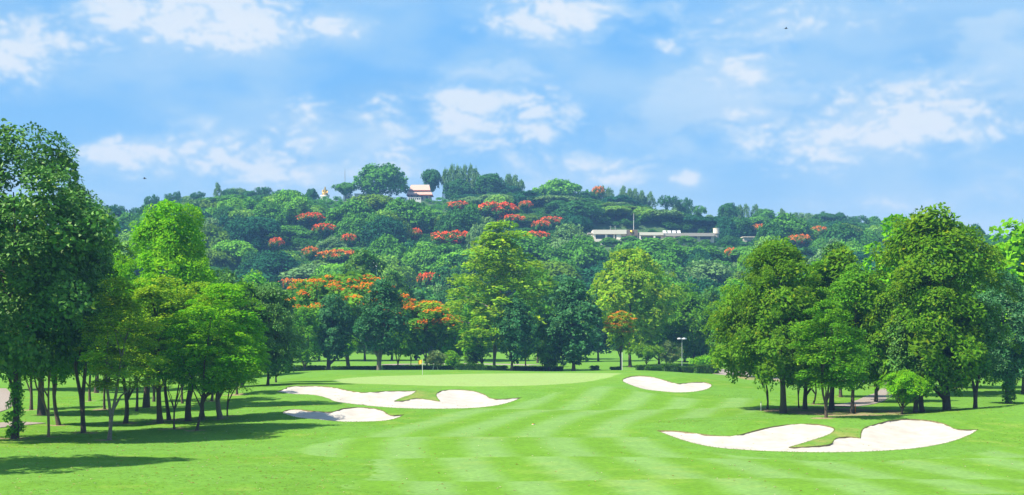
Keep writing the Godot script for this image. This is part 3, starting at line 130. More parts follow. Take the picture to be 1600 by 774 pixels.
# archetype, tint, x, distance, crown half width, height, turn, name, label, group
const HILL_TREES := [
	[5,1,-64.92,690,12.86,17.88,2.0,"broadleaf_tree","huge spreading tree shading the white terrace on the ridge","trees along the hill's ridge"],
	[4,1,-81.31,688,5.63,8.89,0.79,"broadleaf_tree","flat-topped tree between the golden statue and the huge spreading tree","trees along the hill's ridge"],
	[3,0,-40.43,706,5.46,17.27,5.4,"broadleaf_tree","round dark tree beside the red-roofed temple","trees along the hill's ridge"],
	[8,3,-33.01,705,2.88,17.82,5.97,"casuarina_tree","slim casuarina, first from the left in the clump right of the temple","trees along the hill's ridge"],
	[9,3,-30.12,705,2.88,19.0,4.11,"casuarina_tree","slim casuarina, second from the left in the clump right of the temple","trees along the hill's ridge"],
	[8,3,-26.92,705,2.88,19.14,4.65,"casuarina_tree","slim casuarina, third from the left in the clump right of the temple","trees along the hill's ridge"],
	[9,3,-23.71,705,2.88,18.27,2.87,"casuarina_tree","slim casuarina, fourth from the left in the clump right of the temple","trees along the hill's ridge"],
	[8,3,-20.19,705,2.88,18.91,5.47,"casuarina_tree","slim casuarina, fifth from the left in the clump right of the temple","trees along the hill's ridge"],
	[9,3,-17.95,705,2.88,15.46,5.98,"casuarina_tree","slim casuarina, sixth from the left in the clump right of the temple","trees along the hill's ridge"],
	[0,0,-11.1,698,7.61,12.84,4.27,"broadleaf_tree","dense dark tree ending the casuarina clump right of the temple","trees along the hill's ridge"],
	[8,3,-1.6,704,2.88,13.05,3.51,"casuarina_tree","grey casuarina, first of three right of the dense dark tree","trees along the hill's ridge"],
	[9,3,1.6,704,2.88,11.79,2.5,"casuarina_tree","grey casuarina, second of three right of the dense dark tree","trees along the hill's ridge"],
	[8,3,4.16,704,2.88,9.97,2.48,"casuarina_tree","grey casuarina, third of three right of the dense dark tree","trees along the hill's ridge"],
	[5,2,22.58,690,10.04,11.61,3.02,"broadleaf_tree","domed bright tree on the ridge above the red-flowered slope","trees along the hill's ridge"],
	[8,3,43.0,706,2.57,11.35,2.51,"casuarina_tree","pale casuarina, first from the left above the long beige building","trees along the hill's ridge"],
	[9,3,45.57,706,2.57,11.31,1.2,"casuarina_tree","pale casuarina, second from the left above the long beige building","trees along the hill's ridge"],
	[8,3,48.78,706,2.57,11.29,6.18,"casuarina_tree","pale casuarina, third from the left above the long beige building","trees along the hill's ridge"],
	[9,3,55.84,706,2.57,12.19,2.77,"casuarina_tree","pale casuarina, fourth from the left above the long beige building","trees along the hill's ridge"],
	[8,3,59.05,706,2.57,11.83,0.69,"casuarina_tree","pale casuarina, fifth from the left above the long beige building","trees along the hill's ridge"],
	[9,3,61.61,706,2.57,11.42,3.77,"casuarina_tree","pale casuarina, sixth from the left above the long beige building","trees along the hill's ridge"],
	[8,3,65.14,706,2.57,11.61,0.64,"casuarina_tree","pale casuarina, seventh from the left above the long beige building","trees along the hill's ridge"],
	[9,3,69.32,706,2.57,11.32,3.56,"casuarina_tree","pale casuarina, eighth from the left above the long beige building","trees along the hill's ridge"],
	[0,0,-26.61,697,6.97,11.25,3.37,"broadleaf_tree","broad dark tree in front of the casuarina clump right of the temple","trees along the hill's ridge"],
	[2,6,0.0,696,6.33,6.38,5.96,"broadleaf_tree","bushy dark tree under the three grey casuarinas","trees along the hill's ridge"],
	[1,0,12.09,700,6.36,5.79,3.85,"broadleaf_tree","dark tree filling the ridge left of the domed bright tree","trees along the hill's ridge"],
	[2,0,36.59,700,7.64,7.1,0.44,"broadleaf_tree","wide dark tree right of the domed bright tree on the ridge","trees along the hill's ridge"],
	[5,6,52.35,698,9.52,7.3,1.31,"broadleaf_tree","wide dark tree on the ridge beneath the pale casuarinas","trees along the hill's ridge"],
	[7,0,77.32,700,5.09,11.41,2.36,"broadleaf_tree","tufted tree on the ridge right of the pale casuarinas","trees along the hill's ridge"],
	[7,0,85.52,702,4.79,11.53,3.98,"broadleaf_tree","second tufted tree on the ridge right of the pale casuarinas","trees along the hill's ridge"],
	[7,1,92.91,700,4.45,9.21,6.0,"broadleaf_tree","lower tufted tree where the ridge dips","trees along the hill's ridge"],
	[0,0,106.01,690,5.02,10.8,3.78,"broadleaf_tree","dark upright tree just right of the ridge's dip","trees along the hill's ridge"],
	[8,3,113.6,702,2.23,9.64,2.98,"casuarina_tree","thin casuarina, first from the left on the right shoulder of the hill","trees along the hill's ridge"],
	[9,3,116.79,702,2.23,9.64,0.72,"casuarina_tree","thin casuarina, second from the left on the right shoulder of the hill","trees along the hill's ridge"],
	[8,3,121.57,702,2.23,10.07,3.07,"casuarina_tree","thin casuarina, third from the left on the right shoulder of the hill","trees along the hill's ridge"],
	[9,3,134.66,702,2.23,8.04,6.14,"casuarina_tree","thin casuarina, fourth from the left on the right shoulder of the hill","trees along the hill's ridge"],
	[8,3,141.36,702,2.23,6.73,3.02,"casuarina_tree","thin casuarina, fifth from the left on the right shoulder of the hill","trees along the hill's ridge"],
	[9,3,147.42,702,2.23,6.2,1.96,"casuarina_tree","thin casuarina, sixth from the left on the right shoulder of the hill","trees along the hill's ridge"],
	[0,1,125.68,700,5.41,7.71,0.91,"broadleaf_tree","round tree among the thin casuarinas on the hill's right shoulder","trees along the hill's ridge"],
	[4,0,156.55,700,6.36,7.32,4.71,"broadleaf_tree","open umbrella tree on the skyline of the hill's right shoulder","trees along the hill's ridge"],
	[7,0,173.05,705,5.13,7.9,4.65,"broadleaf_tree","tufted tree right of the open umbrella tree on the skyline","trees along the hill's ridge"],
	[0,1,181.06,705,4.49,8.26,3.01,"broadleaf_tree","round tree right of the tufted tree on the right skyline","trees along the hill's ridge"],
	[3,1,192.27,705,6.09,9.43,4.35,"broadleaf_tree","flat-topped tree last on the right skyline before the large dome-shaped tree","trees along the hill's ridge"],
	[1,0,210.62,640,4.36,8.21,3.24,"broadleaf_tree","hill tree peeping out beside the largest dome-shaped tree","trees along the hill's ridge"],
	[7,0,-196.0,700,4.14,11.23,1.29,"broadleaf_tree","spindly tufted tree, first from left on the ridge beside the golden statue","trees along the hill's ridge"],
	[7,0,-203.64,700,4.14,7.42,5.98,"broadleaf_tree","spindly tufted tree, second from left on the ridge beside the golden statue","trees along the hill's ridge"],
	[7,0,-185.82,700,4.14,6.81,2.27,"broadleaf_tree","spindly tufted tree, third from left on the ridge beside the golden statue","trees along the hill's ridge"],
	[7,0,-179.45,700,4.14,11.35,4.33,"broadleaf_tree","spindly tufted tree, fourth from left on the ridge beside the golden statue","trees along the hill's ridge"],
	[7,0,-175.0,700,4.14,7.58,5.74,"broadleaf_tree","spindly tufted tree, fifth from left on the ridge beside the golden statue","trees along the hill's ridge"],
	[7,0,-169.27,700,4.14,9.81,4.76,"broadleaf_tree","spindly tufted tree, sixth from left on the ridge beside the golden statue","trees along the hill's ridge"],
	[7,0,-162.27,700,4.14,4.63,1.87,"broadleaf_tree","spindly tufted tree, seventh from left on the ridge beside the golden statue","trees along the hill's ridge"],
	[7,0,-156.55,700,4.14,6.98,4.04,"broadleaf_tree","spindly tufted tree, eighth from left on the ridge beside the golden statue","trees along the hill's ridge"],
	[0,0,-149.55,700,4.14,3.59,0.57,"broadleaf_tree","bushy tree, ninth from left on the ridge beside the golden statue","trees along the hill's ridge"],
	[7,0,-140.0,700,4.14,7.16,5.31,"broadleaf_tree","spindly tufted tree, tenth from left on the ridge beside the golden statue","trees along the hill's ridge"],
	[3,0,-130.45,700,4.14,5.59,3.26,"broadleaf_tree","bushy tree, eleventh from left on the ridge beside the golden statue","trees along the hill's ridge"],
	[7,0,-123.45,700,4.14,7.63,5.7,"broadleaf_tree","spindly tufted tree, twelfth from left on the ridge beside the golden statue","trees along the hill's ridge"],
	[7,1,-115.82,700,4.14,5.13,2.23,"broadleaf_tree","spindly tufted tree, thirteenth from left on the ridge beside the golden statue","trees along the hill's ridge"],
	[8,1,-110.73,700,1.91,3.0,1.4,"broadleaf_tree","narrow pointed tree, fourteenth from left on the ridge beside the golden statue","trees along the hill's ridge"],
	[10,4,-77.97,548,5.68,7.41,3.4,"flame_tree","red flame tree on the slope below the golden statue","flame trees in bloom on the hillside"],
	[10,4,-82.97,496,2.98,7.26,3.16,"flame_tree","small red flame tree left on the hillside","flame trees in bloom on the hillside"],
	[10,5,-56.95,464,6.07,7.71,4.0,"flame_tree","bright orange-red flame tree low on the hillside","flame trees in bloom on the hillside"],
	[10,5,-67.94,476,2.6,7.16,3.85,"flame_tree","small flame tree just left of the low orange-red one","flame trees in bloom on the hillside"],
	[10,4,-69.52,522,4.27,7.17,4.95,"flame_tree","flame tree halfway up the slope below the statue","flame trees in bloom on the hillside"],
	[10,4,-57.72,498,2.72,7.21,4.76,"flame_tree","little red flame tree at the middle of the slope","flame trees in bloom on the hillside"],
	[10,4,-35.37,512,2.51,7.24,1.23,"flame_tree","tiny red flame tree on the slope under the terrace","flame trees in bloom on the hillside"],
	[10,4,-21.33,494,7.01,8.87,1.5,"flame_tree","wide red flame tree right of the slope's middle","flame trees in bloom on the hillside"],
	[10,4,-6.48,570,8.71,10.96,2.52,"flame_tree","largest bright red flame tree near the ridge","flame trees in bloom on the hillside"],
	[10,4,0.0,564,5.54,7.22,5.04,"flame_tree","red flame tree just below the largest one","flame trees in bloom on the hillside"],
	[10,4,-23.29,610,4.66,7.08,1.26,"flame_tree","dull red flame tree right under the temple","flame trees in bloom on the hillside"],
	[10,4,6.06,606,3.31,7.0,3.09,"flame_tree","small red flame tree right of the largest one on the ridge","flame trees in bloom on the hillside"],
	[10,4,16.29,578,5.04,7.26,4.59,"flame_tree","red flame tree on the slope under the domed bright tree","flame trees in bloom on the hillside"],
	[10,4,9.02,522,5.13,7.2,6.21,"flame_tree","red flame tree behind the tall airy tree's top","flame trees in bloom on the hillside"],
	[10,4,11.63,556,3.64,7.1,4.96,"flame_tree","flame tree above the tall airy tree's top","flame trees in bloom on the hillside"],
	[10,5,104.92,598,4.57,7.26,2.97,"flame_tree","orange flame tree at the right end of the long building","flame trees in bloom on the hillside"],
	[10,5,110.45,540,4.12,7.22,1.22,"flame_tree","orange flame tree on the right slope of the hill","flame trees in bloom on the hillside"],
	[10,5,130.91,600,3.27,7.1,3.8,"flame_tree","small orange flame tree on the hill's right shoulder","flame trees in bloom on the hillside"],
	[10,5,75.55,486,2.39,7.07,2.16,"flame_tree","small orange flame tree below the right end of the building","flame trees in bloom on the hillside"],
	[10,4,-24.2,416,3.63,7.29,5.08,"flame_tree","dull red flame tree low behind the green","flame trees in bloom on the hillside"],
	[10,5,-66.75,422,3.68,7.19,4.54,"flame_tree","orange flame tree at the foot of the hill on the left","flame trees in bloom on the hillside"],
	[10,5,42.64,700,3.05,10.4,2.19,"flame_tree","small orange flame tree on the ridge under the pale casuarinas","flame trees in bloom on the hillside"],
	[0,2,60.94,545,2.97,3.01,6.12,"hillside_tree","bright tree right in front of the long building, first of ten","trees before the long building"],
	[2,1,75.23,548,2.99,3.0,0.51,"hillside_tree","dark tree right in front of the long building, second of ten","trees before the long building"],
	[5,1,45.41,540,3.44,3.0,0.64,"hillside_tree","leafy tree right in front of the long building, third of ten","trees before the long building"],
	[1,0,28.4,548,2.99,3.0,2.95,"hillside_tree","bushy tree right in front of the long building, fourth of ten","trees before the long building"],
	[0,0,85.31,552,4.01,5.23,2.12,"hillside_tree","broad tree right in front of the long building, fifth of ten","trees before the long building"],
	[2,1,36.96,535,3.89,3.0,3.03,"hillside_tree","low tree right in front of the long building, sixth of ten","trees before the long building"],
	[5,1,66.52,538,3.42,3.0,6.19,"hillside_tree","round tree right in front of the long building, seventh of ten","trees before the long building"],
	[1,2,53.48,530,3.61,3.0,3.83,"hillside_tree","pale tree right in front of the long building, eighth of ten","trees before the long building"],
	[0,0,82.0,550,2.25,3.53,0.01,"hillside_tree","small tree right in front of the long building, ninth of ten","trees before the long building"],
	[2,3,71.51,552,2.01,3.47,5.71,"hillside_tree","slim tree right in front of the long building, tenth of ten","trees before the long building"],
	[1,0,-209.63,709.52,4.62,7.81,4.89,"hillside_tree","small round tree, first from left along the hill's skyline fringe","trees of the skyline fringe"],
	[5,0,-204.38,711.06,4.75,3.94,2.78,"hillside_tree","small round tree, second from left along the hill's skyline fringe","trees of the skyline fringe"],
	[1,0,-201.12,712.02,3.07,4.59,0.57,"hillside_tree","small round tree, third from left along the hill's skyline fringe","trees of the skyline fringe"],
	[0,3,-194.84,708.83,3.92,4.58,3.93,"hillside_tree","small round tree, fourth from left along the hill's skyline fringe","trees of the skyline fringe"],
	[9,3,-192.09,711.97,2.17,6.53,3.34,"hillside_tree","spiky tree, fifth from left along the hill's skyline fringe","trees of the skyline fringe"],
	[9,0,-185.88,709.27,1.83,7.8,1.34,"hillside_tree","spiky tree, sixth from left along the hill's skyline fringe","trees of the skyline fringe"],
	[5,1,-182.01,710.82,5.14,9.11,2.39,"hillside_tree","small round tree, seventh from left along the hill's skyline fringe","trees of the skyline fringe"],
	[5,3,-177.42,717.39,2.78,5.91,1.61,"hillside_tree","small round tree, eighth from left along the hill's skyline fringe","trees of the skyline fringe"],
	[7,3,-171.3,709.03,4.63,6.83,1.2,"hillside_tree","tufted tree, ninth from left along the hill's skyline fringe","trees of the skyline fringe"],
	[8,0,-169.9,716.8,1.9,11.12,3.5,"hillside_tree","spiky tree, tenth from left along the hill's skyline fringe","trees of the skyline fringe"],
	[3,3,-162.46,708.84,4.51,5.87,3.23,"hillside_tree","small round tree, eleventh from left along the hill's skyline fringe","trees of the skyline fringe"],
	[5,0,-159.12,712.46,3.43,5.89,1.09,"hillside_tree","small round tree, twelfth from left along the hill's skyline fringe","trees of the skyline fringe"],
	[0,1,-155.18,713.0,3.8,3.94,5.32,"hillside_tree","small round tree, thirteenth from left along the hill's skyline fringe","trees of the skyline fringe"],
	[9,3,-149.01,711.74,2.2,11.06,6.25,"hillside_tree","spiky tree, fourteenth from left along the hill's skyline fringe","trees of the skyline fringe"],
	[1,0,-144.08,714.98,4.72,7.85,1.95,"hillside_tree","small round tree, fifteenth from left along the hill's skyline fringe","trees of the skyline fringe"],
	[5,3,-139.53,711.72,5.18,7.82,2.3,"hillside_tree","small round tree, sixteenth from left along the hill's skyline fringe","trees of the skyline fringe"],
	[5,3,-135.37,708.69,2.93,6.83,4.15,"hillside_tree","small round tree, seventeenth from left along the hill's skyline fringe","trees of the skyline fringe"],
	[9,3,-131.34,714.33,1.86,6.55,1.98,"hillside_tree","spiky tree, eighteenth from left along the hill's skyline fringe","trees of the skyline fringe"],
	[7,0,-126.16,712.46,4.23,5.89,5.11,"hillside_tree","tufted tree, nineteenth from left along the hill's skyline fringe","trees of the skyline fringe"],
	[7,3,-122.49,710.98,5.18,3.94,4.9,"hillside_tree","tufted tree, twentieth from left along the hill's skyline fringe","trees of the skyline fringe"],
	[1,0,-118.23,713.38,2.82,6.86,4.19,"hillside_tree","small round tree, twenty-first from left along the hill's skyline fringe","trees of the skyline fringe"],
	[3,1,-112.5,711.8,4.98,6.85,0.42,"hillside_tree","small round tree, twenty-second from left along the hill's skyline fringe","trees of the skyline fringe"],
	[1,3,-107.89,714.54,2.96,4.6,2.04,"hillside_tree","small round tree, twenty-third from left along the hill's skyline fringe","trees of the skyline fringe"],
	[5,0,-101.48,712.03,3.41,7.83,1.68,"hillside_tree","small round tree, twenty-fourth from left along the hill's skyline fringe","trees of the skyline fringe"],
	[8,1,-32.07,710.36,1.91,11.04,0.08,"hillside_tree","spiky tree, twenty-fifth from left along the hill's skyline fringe","trees of the skyline fringe"],
	[8,0,-27.65,716.69,1.84,11.12,3.6,"hillside_tree","spiky tree, twenty-sixth from left along the hill's skyline fringe","trees of the skyline fringe"],
	[5,1,-23.46,710.08,3.61,7.81,5.12,"hillside_tree","small round tree, twenty-seventh from left along the hill's skyline fringe","trees of the skyline fringe"],
	[0,3,-17.09,711.79,2.63,9.12,3.96,"hillside_tree","small round tree, twenty-eighth from left along the hill's skyline fringe","trees of the skyline fringe"],
	[7,3,-11.78,712.98,4.87,5.89,6.17,"hillside_tree","tufted tree, twenty-ninth from left along the hill's skyline fringe","trees of the skyline fringe"],
	[0,1,-7.06,716.89,3.97,5.26,1.83,"hillside_tree","small round tree, thirtieth from left along the hill's skyline fringe","trees of the skyline fringe"],
	[7,1,-1.54,709.37,3.89,9.09,3.36,"hillside_tree","tufted tree, thirty-first from left along the hill's skyline fringe","trees of the skyline fringe"],
	[9,0,3.65,715.29,1.87,6.55,1.86,"hillside_tree","spiky tree, thirty-second from left along the hill's skyline fringe","trees of the skyline fringe"],
	[3,0,9.8,709.93,3.1,4.58,2.35,"hillside_tree","small round tree, thirty-third from left along the hill's skyline fringe","trees of the skyline fringe"],
	[9,3,15.09,717.63,1.82,7.22,5.89,"hillside_tree","spiky tree, thirty-fourth from left along the hill's skyline fringe","trees of the skyline fringe"],
	[8,0,19.22,715.5,1.8,9.81,1.4,"hillside_tree","spiky tree, thirty-fifth from left along the hill's skyline fringe","trees of the skyline fringe"],
	[8,1,23.23,715.79,1.62,11.11,1.77,"hillside_tree","spiky tree, thirty-sixth from left along the hill's skyline fringe","trees of the skyline fringe"],
	[1,1,28.22,717.54,3.22,4.61,2.15,"hillside_tree","small round tree, thirty-seventh from left along the hill's skyline fringe","trees of the skyline fringe"],
	[5,3,32.89,712.27,4.28,3.94,1.92,"hillside_tree","small round tree, thirty-eighth from left along the hill's skyline fringe","trees of the skyline fringe"],
	[9,1,38.02,715.74,2.33,9.81,3.53,"hillside_tree","spiky tree, thirty-ninth from left along the hill's skyline fringe","trees of the skyline fringe"],
	[3,0,42.55,711.3,3.31,4.59,1.48,"hillside_tree","small round tree, fortieth from left along the hill's skyline fringe","trees of the skyline fringe"],
	[7,0,46.53,710.47,4.63,4.58,3.36,"hillside_tree","tufted tree, forty-first from left along the hill's skyline fringe","trees of the skyline fringe"],
	[0,0,52.53,711.51,3.68,5.88,4.18,"hillside_tree","small round tree, forty-second from left along the hill's skyline fringe","trees of the skyline fringe"],
	[8,1,56.64,713.18,1.63,7.84,2.19,"hillside_tree","spiky tree, forty-third from left along the hill's skyline fringe","trees of the skyline fringe"],
	[1,0,61.45,713.13,5.37,4.59,5.41,"hillside_tree","small round tree, forty-fourth from left along the hill's skyline fringe","trees of the skyline fringe"],
	[1,3,64.84,710.17,3.57,9.1,2.12,"hillside_tree","small round tree, forty-fifth from left along the hill's skyline fringe","trees of the skyline fringe"],
	[5,3,70.07,717.58,2.66,5.26,1.26,"hillside_tree","small round tree, forty-sixth from left along the hill's skyline fringe","trees of the skyline fringe"],
	[5,0,75.1,717.41,4.6,3.96,3.77,"hillside_tree","small round tree, forty-seventh from left along the hill's skyline fringe","trees of the skyline fringe"],
	[8,0,78.7,717.58,1.89,5.91,2.58,"hillside_tree","spiky tree, forty-eighth from left along the hill's skyline fringe","trees of the skyline fringe"],
	[5,3,83.34,708.43,3.71,7.8,1.7,"hillside_tree","small round tree, forty-ninth from left along the hill's skyline fringe","trees of the skyline fringe"],
	[5,0,88.62,716.15,2.67,9.16,0.5,"hillside_tree","small round tree, fiftieth from left along the hill's skyline fringe","trees of the skyline fringe"],
	[1,0,94.49,714.77,3.15,5.9,3.32,"hillside_tree","small round tree, fifty-first from left along the hill's skyline fringe","trees of the skyline fringe"],
	[5,3,99.59,708.44,2.65,4.58,5.91,"hillside_tree","small round tree, fifty-second from left along the hill's skyline fringe","trees of the skyline fringe"],
	[3,0,105.25,710.53,3.79,3.94,1.7,"hillside_tree","small round tree, fifty-third from left along the hill's skyline fringe","trees of the skyline fringe"],
	[7,0,109.9,710.07,3.21,9.1,5.64,"hillside_tree","tufted tree, fifty-fourth from left along the hill's skyline fringe","trees of the skyline fringe"],
	[8,0,115.88,713.83,2.36,6.54,2.73,"hillside_tree","spiky tree, fifty-fifth from left along the hill's skyline fringe","trees of the skyline fringe"],
	[0,3,121.26,713.06,4.05,3.94,4.37,"hillside_tree","small round tree, fifty-sixth from left along the hill's skyline fringe","trees of the skyline fringe"],
	[9,0,126.07,712.91,2.24,6.54,3.16,"hillside_tree","spiky tree, fifty-seventh from left along the hill's skyline fringe","trees of the skyline fringe"],
	[5,1,131.93,710.78,3.29,3.94,3.58,"hillside_tree","small round tree, fifty-eighth from left along the hill's skyline fringe","trees of the skyline fringe"],
	[7,0,138.49,713.11,3.13,6.86,0.1,"hillside_tree","tufted tree, fifty-ninth from left along the hill's skyline fringe","trees of the skyline fringe"],
	[7,0,142.4,711.13,2.74,3.94,0.58,"hillside_tree","tufted tree, sixtieth from left along the hill's skyline fringe","trees of the skyline fringe"],
	[7,3,148.33,716.7,4.62,7.86,1.89,"hillside_tree","tufted tree, sixty-first from left along the hill's skyline fringe","trees of the skyline fringe"],
	[5,3,152.54,710.06,4.58,6.84,1.05,"hillside_tree","small round tree, sixty-second from left along the hill's skyline fringe","trees of the skyline fringe"],
	[1,0,158.24,716.24,3.57,9.16,2.77,"hillside_tree","small round tree, sixty-third from left along the hill's skyline fringe","trees of the skyline fringe"],
	[7,0,161.71,715.48,4.48,5.25,4.12,"hillside_tree","tufted tree, sixty-fourth from left along the hill's skyline fringe","trees of the skyline fringe"],
	[0,0,166.28,712.94,3.82,9.13,2.07,"hillside_tree","small round tree, sixty-fifth from left along the hill's skyline fringe","trees of the skyline fringe"],
	[8,0,170.53,708.67,2.01,6.51,2.68,"hillside_tree","spiky tree, sixty-sixth from left along the hill's skyline fringe","trees of the skyline fringe"],
	[8,3,177.18,717.72,2.18,5.91,3.11,"hillside_tree","spiky tree, sixty-seventh from left along the hill's skyline fringe","trees of the skyline fringe"],
	[0,0,178.87,709.2,3.29,3.93,5.49,"hillside_tree","small round tree, sixty-eighth from left along the hill's skyline fringe","trees of the skyline fringe"],
	[0,0,185.55,710.86,4.55,5.88,5.25,"hillside_tree","small round tree, sixty-ninth from left along the hill's skyline fringe","trees of the skyline fringe"],
	[5,3,189.48,710.55,5.14,7.81,2.43,"hillside_tree","small round tree, seventieth from left along the hill's skyline fringe","trees of the skyline fringe"],
	[8,3,194.94,715.98,1.69,11.11,5.75,"hillside_tree","spiky tree, seventy-first from left along the hill's skyline fringe","trees of the skyline fringe"],
	[5,3,200.3,712.25,2.8,4.59,4.95,"hillside_tree","small round tree, seventy-second from left along the hill's skyline fringe","trees of the skyline fringe"],
	[0,3,207.55,715.65,2.89,4.6,2.57,"hillside_tree","small round tree, seventy-third from left along the hill's skyline fringe","trees of the skyline fringe"],
	[5,1,212.3,715.18,4.3,3.95,1.37,"hillside_tree","small round tree, seventy-fourth from left along the hill's skyline fringe","trees of the skyline fringe"],
	[7,1,216.54,708.9,4.96,6.83,6.07,"hillside_tree","tufted tree, seventy-fifth from left along the hill's skyline fringe","trees of the skyline fringe"],
	[1,1,222.03,708.65,4.36,9.09,2.58,"hillside_tree","small round tree, seventy-sixth from left along the hill's skyline fringe","trees of the skyline fringe"],
	[5,0,229.09,714.38,5.04,5.25,2.02,"hillside_tree","small round tree, seventy-seventh from left along the hill's skyline fringe","trees of the skyline fringe"],
	[3,1,233.74,716.64,4.39,6.89,5.73,"hillside_tree","small round tree, seventy-eighth from left along the hill's skyline fringe","trees of the skyline fringe"],
	[1,1,-22.02,333.95,8.76,14.86,4.2,"hillside_tree","mid-green round tree, first from left, lowest row of the hillside wood","trees of the hillside wood"],
	[6,3,-18.0,347.5,6.73,13.94,2.36,"hillside_tree","grey-green domed tree, first from left, second lowest row of the hillside wood","trees of the hillside wood"],
	[6,6,19.12,359.62,9.7,12.69,3.86,"hillside_tree","deep blue-green domed tree, second from left, second lowest row of the hillside wood","trees of the hillside wood"],
	[1,1,39.64,366.53,8.7,14.59,4.04,"hillside_tree","mid-green round tree, third from left, second lowest row of the hillside wood","trees of the hillside wood"],
	[0,6,48.74,357.01,6.88,15.08,0.88,"hillside_tree","deep blue-green round tree, fourth from left, second lowest row of the hillside wood","trees of the hillside wood"],
	[3,7,9.51,383.2,9.17,15.69,5.32,"hillside_tree","olive flat-topped tree, first from left, third lowest row of the hillside wood","trees of the hillside wood"],
	[1,6,-73.99,403.73,10.61,13.09,4.1,"hillside_tree","deep blue-green round tree, first from left, fourth lowest row of the hillside wood","trees of the hillside wood"],
	[4,1,-48.39,394.3,7.83,13.96,2.03,"hillside_tree","mid-green flat-topped tree, second from left, fourth lowest row of the hillside wood","trees of the hillside wood"],
	[4,8,-37.88,409.1,6.14,11.59,3.18,"hillside_tree","pale green flat-topped tree, third from left, fourth lowest row of the hillside wood","trees of the hillside wood"],
	[2,0,-14.19,406.37,7.65,13.66,1.58,"hillside_tree","dark green bushy tree, fourth from left, fourth lowest row of the hillside wood","trees of the hillside wood"],
	[0,1,15.31,405.94,6.23,12.85,3.07,"hillside_tree","mid-green round tree, fifth from left, fourth lowest row of the hillside wood","trees of the hillside wood"],
	[3,6,23.9,391.91,8.71,13.35,3.66,"hillside_tree","deep blue-green flat-topped tree, sixth from left, fourth lowest row of the hillside wood","trees of the hillside wood"],
	[1,3,44.82,404.31,4.54,12.62,3.73,"hillside_tree","grey-green round tree, seventh from left, fourth lowest row of the hillside wood","trees of the hillside wood"],
	[0,7,66.4,403.83,5.94,13.18,0.04,"hillside_tree","olive round tree, eighth from left, fourth lowest row of the hillside wood","trees of the hillside wood"],
	[3,0,-86.8,413.62,5.04,12.42,3.61,"hillside_tree","dark green flat-topped tree, first from left, fifth lowest row of the hillside wood","trees of the hillside wood"],
	[0,0,-81.71,421.72,5.05,10.29,3.09,"hillside_tree","dark green round tree, second from left, fifth lowest row of the hillside wood","trees of the hillside wood"],
	[3,2,-51.56,421.03,7.84,11.39,1.65,"hillside_tree","bright green flat-topped tree, third from left, fifth lowest row of the hillside wood","trees of the hillside wood"],
	[2,8,-38.48,423.02,7.71,11.98,4.06,"hillside_tree","pale green bushy tree, fourth from left, fifth lowest row of the hillside wood","trees of the hillside wood"],
	[3,2,-11.86,418.14,10.07,13.48,1.89,"hillside_tree","bright green flat-topped tree, fifth from left, fifth lowest row of the hillside wood","trees of the hillside wood"],
	[6,1,13.84,418.17,8.16,12.08,6.18,"hillside_tree","mid-green domed tree, sixth from left, fifth lowest row of the hillside wood","trees of the hillside wood"],
	[6,6,27.73,427.67,4.87,11.31,0.21,"hillside_tree","deep blue-green domed tree, seventh from left, fifth lowest row of the hillside wood","trees of the hillside wood"],
	[3,1,41.29,417.85,9.85,14.12,4.54,"hillside_tree","mid-green flat-topped tree, eighth from left, fifth lowest row of the hillside wood","trees of the hillside wood"],
	[6,3,59.29,428.48,10.22,12.82,1.63,"hillside_tree","grey-green domed tree, ninth from left, fifth lowest row of the hillside wood","trees of the hillside wood"],
	[4,6,110.44,423.28,9.96,12.71,2.51,"hillside_tree","deep blue-green flat-topped tree, tenth from left, fifth lowest row of the hillside wood","trees of the hillside wood"],
	[3,7,-96.57,450.63,7.73,12.27,0.49,"hillside_tree","olive flat-topped tree, first from left, sixth lowest row of the hillside wood","trees of the hillside wood"],
	[1,0,-83.37,448.42,4.23,11.8,3.04,"hillside_tree","dark green round tree, second from left, sixth lowest row of the hillside wood","trees of the hillside wood"],
	[5,6,-76.3,449.01,9.9,11.35,4.37,"hillside_tree","deep blue-green domed tree, third from left, sixth lowest row of the hillside wood","trees of the hillside wood"],
	[5,3,-60.85,440.94,11.5,8.42,3.99,"hillside_tree","grey-green domed tree, fourth from left, sixth lowest row of the hillside wood","trees of the hillside wood"],
	[1,1,-39.65,447.51,7.65,14.56,1.78,"hillside_tree","mid-green round tree, fifth from left, sixth lowest row of the hillside wood","trees of the hillside wood"],
	[1,2,-28.78,440.03,6.22,12.42,5.48,"hillside_tree","bright green round tree, sixth from left, sixth lowest row of the hillside wood","trees of the hillside wood"],
	[2,1,-20.3,439.07,8.27,12.12,0.55,"hillside_tree","mid-green bushy tree, seventh from left, sixth lowest row of the hillside wood","trees of the hillside wood"],
	[2,1,5.25,447.17,11.14,14.52,4.23,"hillside_tree","mid-green bushy tree, eighth from left, sixth lowest row of the hillside wood","trees of the hillside wood"],
	[1,1,22.94,452.53,10.03,15.57,1.14,"hillside_tree","mid-green round tree, ninth from left, sixth lowest row of the hillside wood","trees of the hillside wood"],
	[1,2,34.54,450.49,5.83,13.77,5.42,"hillside_tree","bright green round tree, tenth from left, sixth lowest row of the hillside wood","trees of the hillside wood"],
	[2,1,47.87,443.42,7.77,13.04,6.16,"hillside_tree","mid-green bushy tree, eleventh from left, sixth lowest row of the hillside wood","trees of the hillside wood"],
	[6,0,59.0,443.25,4.2,12.4,0.06,"hillside_tree","dark green domed tree, twelfth from left, sixth lowest row of the hillside wood","trees of the hillside wood"],
	[2,1,67.22,454.73,6.05,8.3,2.83,"hillside_tree","mid-green bushy tree, thirteenth from left, sixth lowest row of the hillside wood","trees of the hillside wood"],
	[1,2,76.66,453.46,4.73,13.05,3.95,"hillside_tree","bright green round tree, fourteenth from left, sixth lowest row of the hillside wood","trees of the hillside wood"],
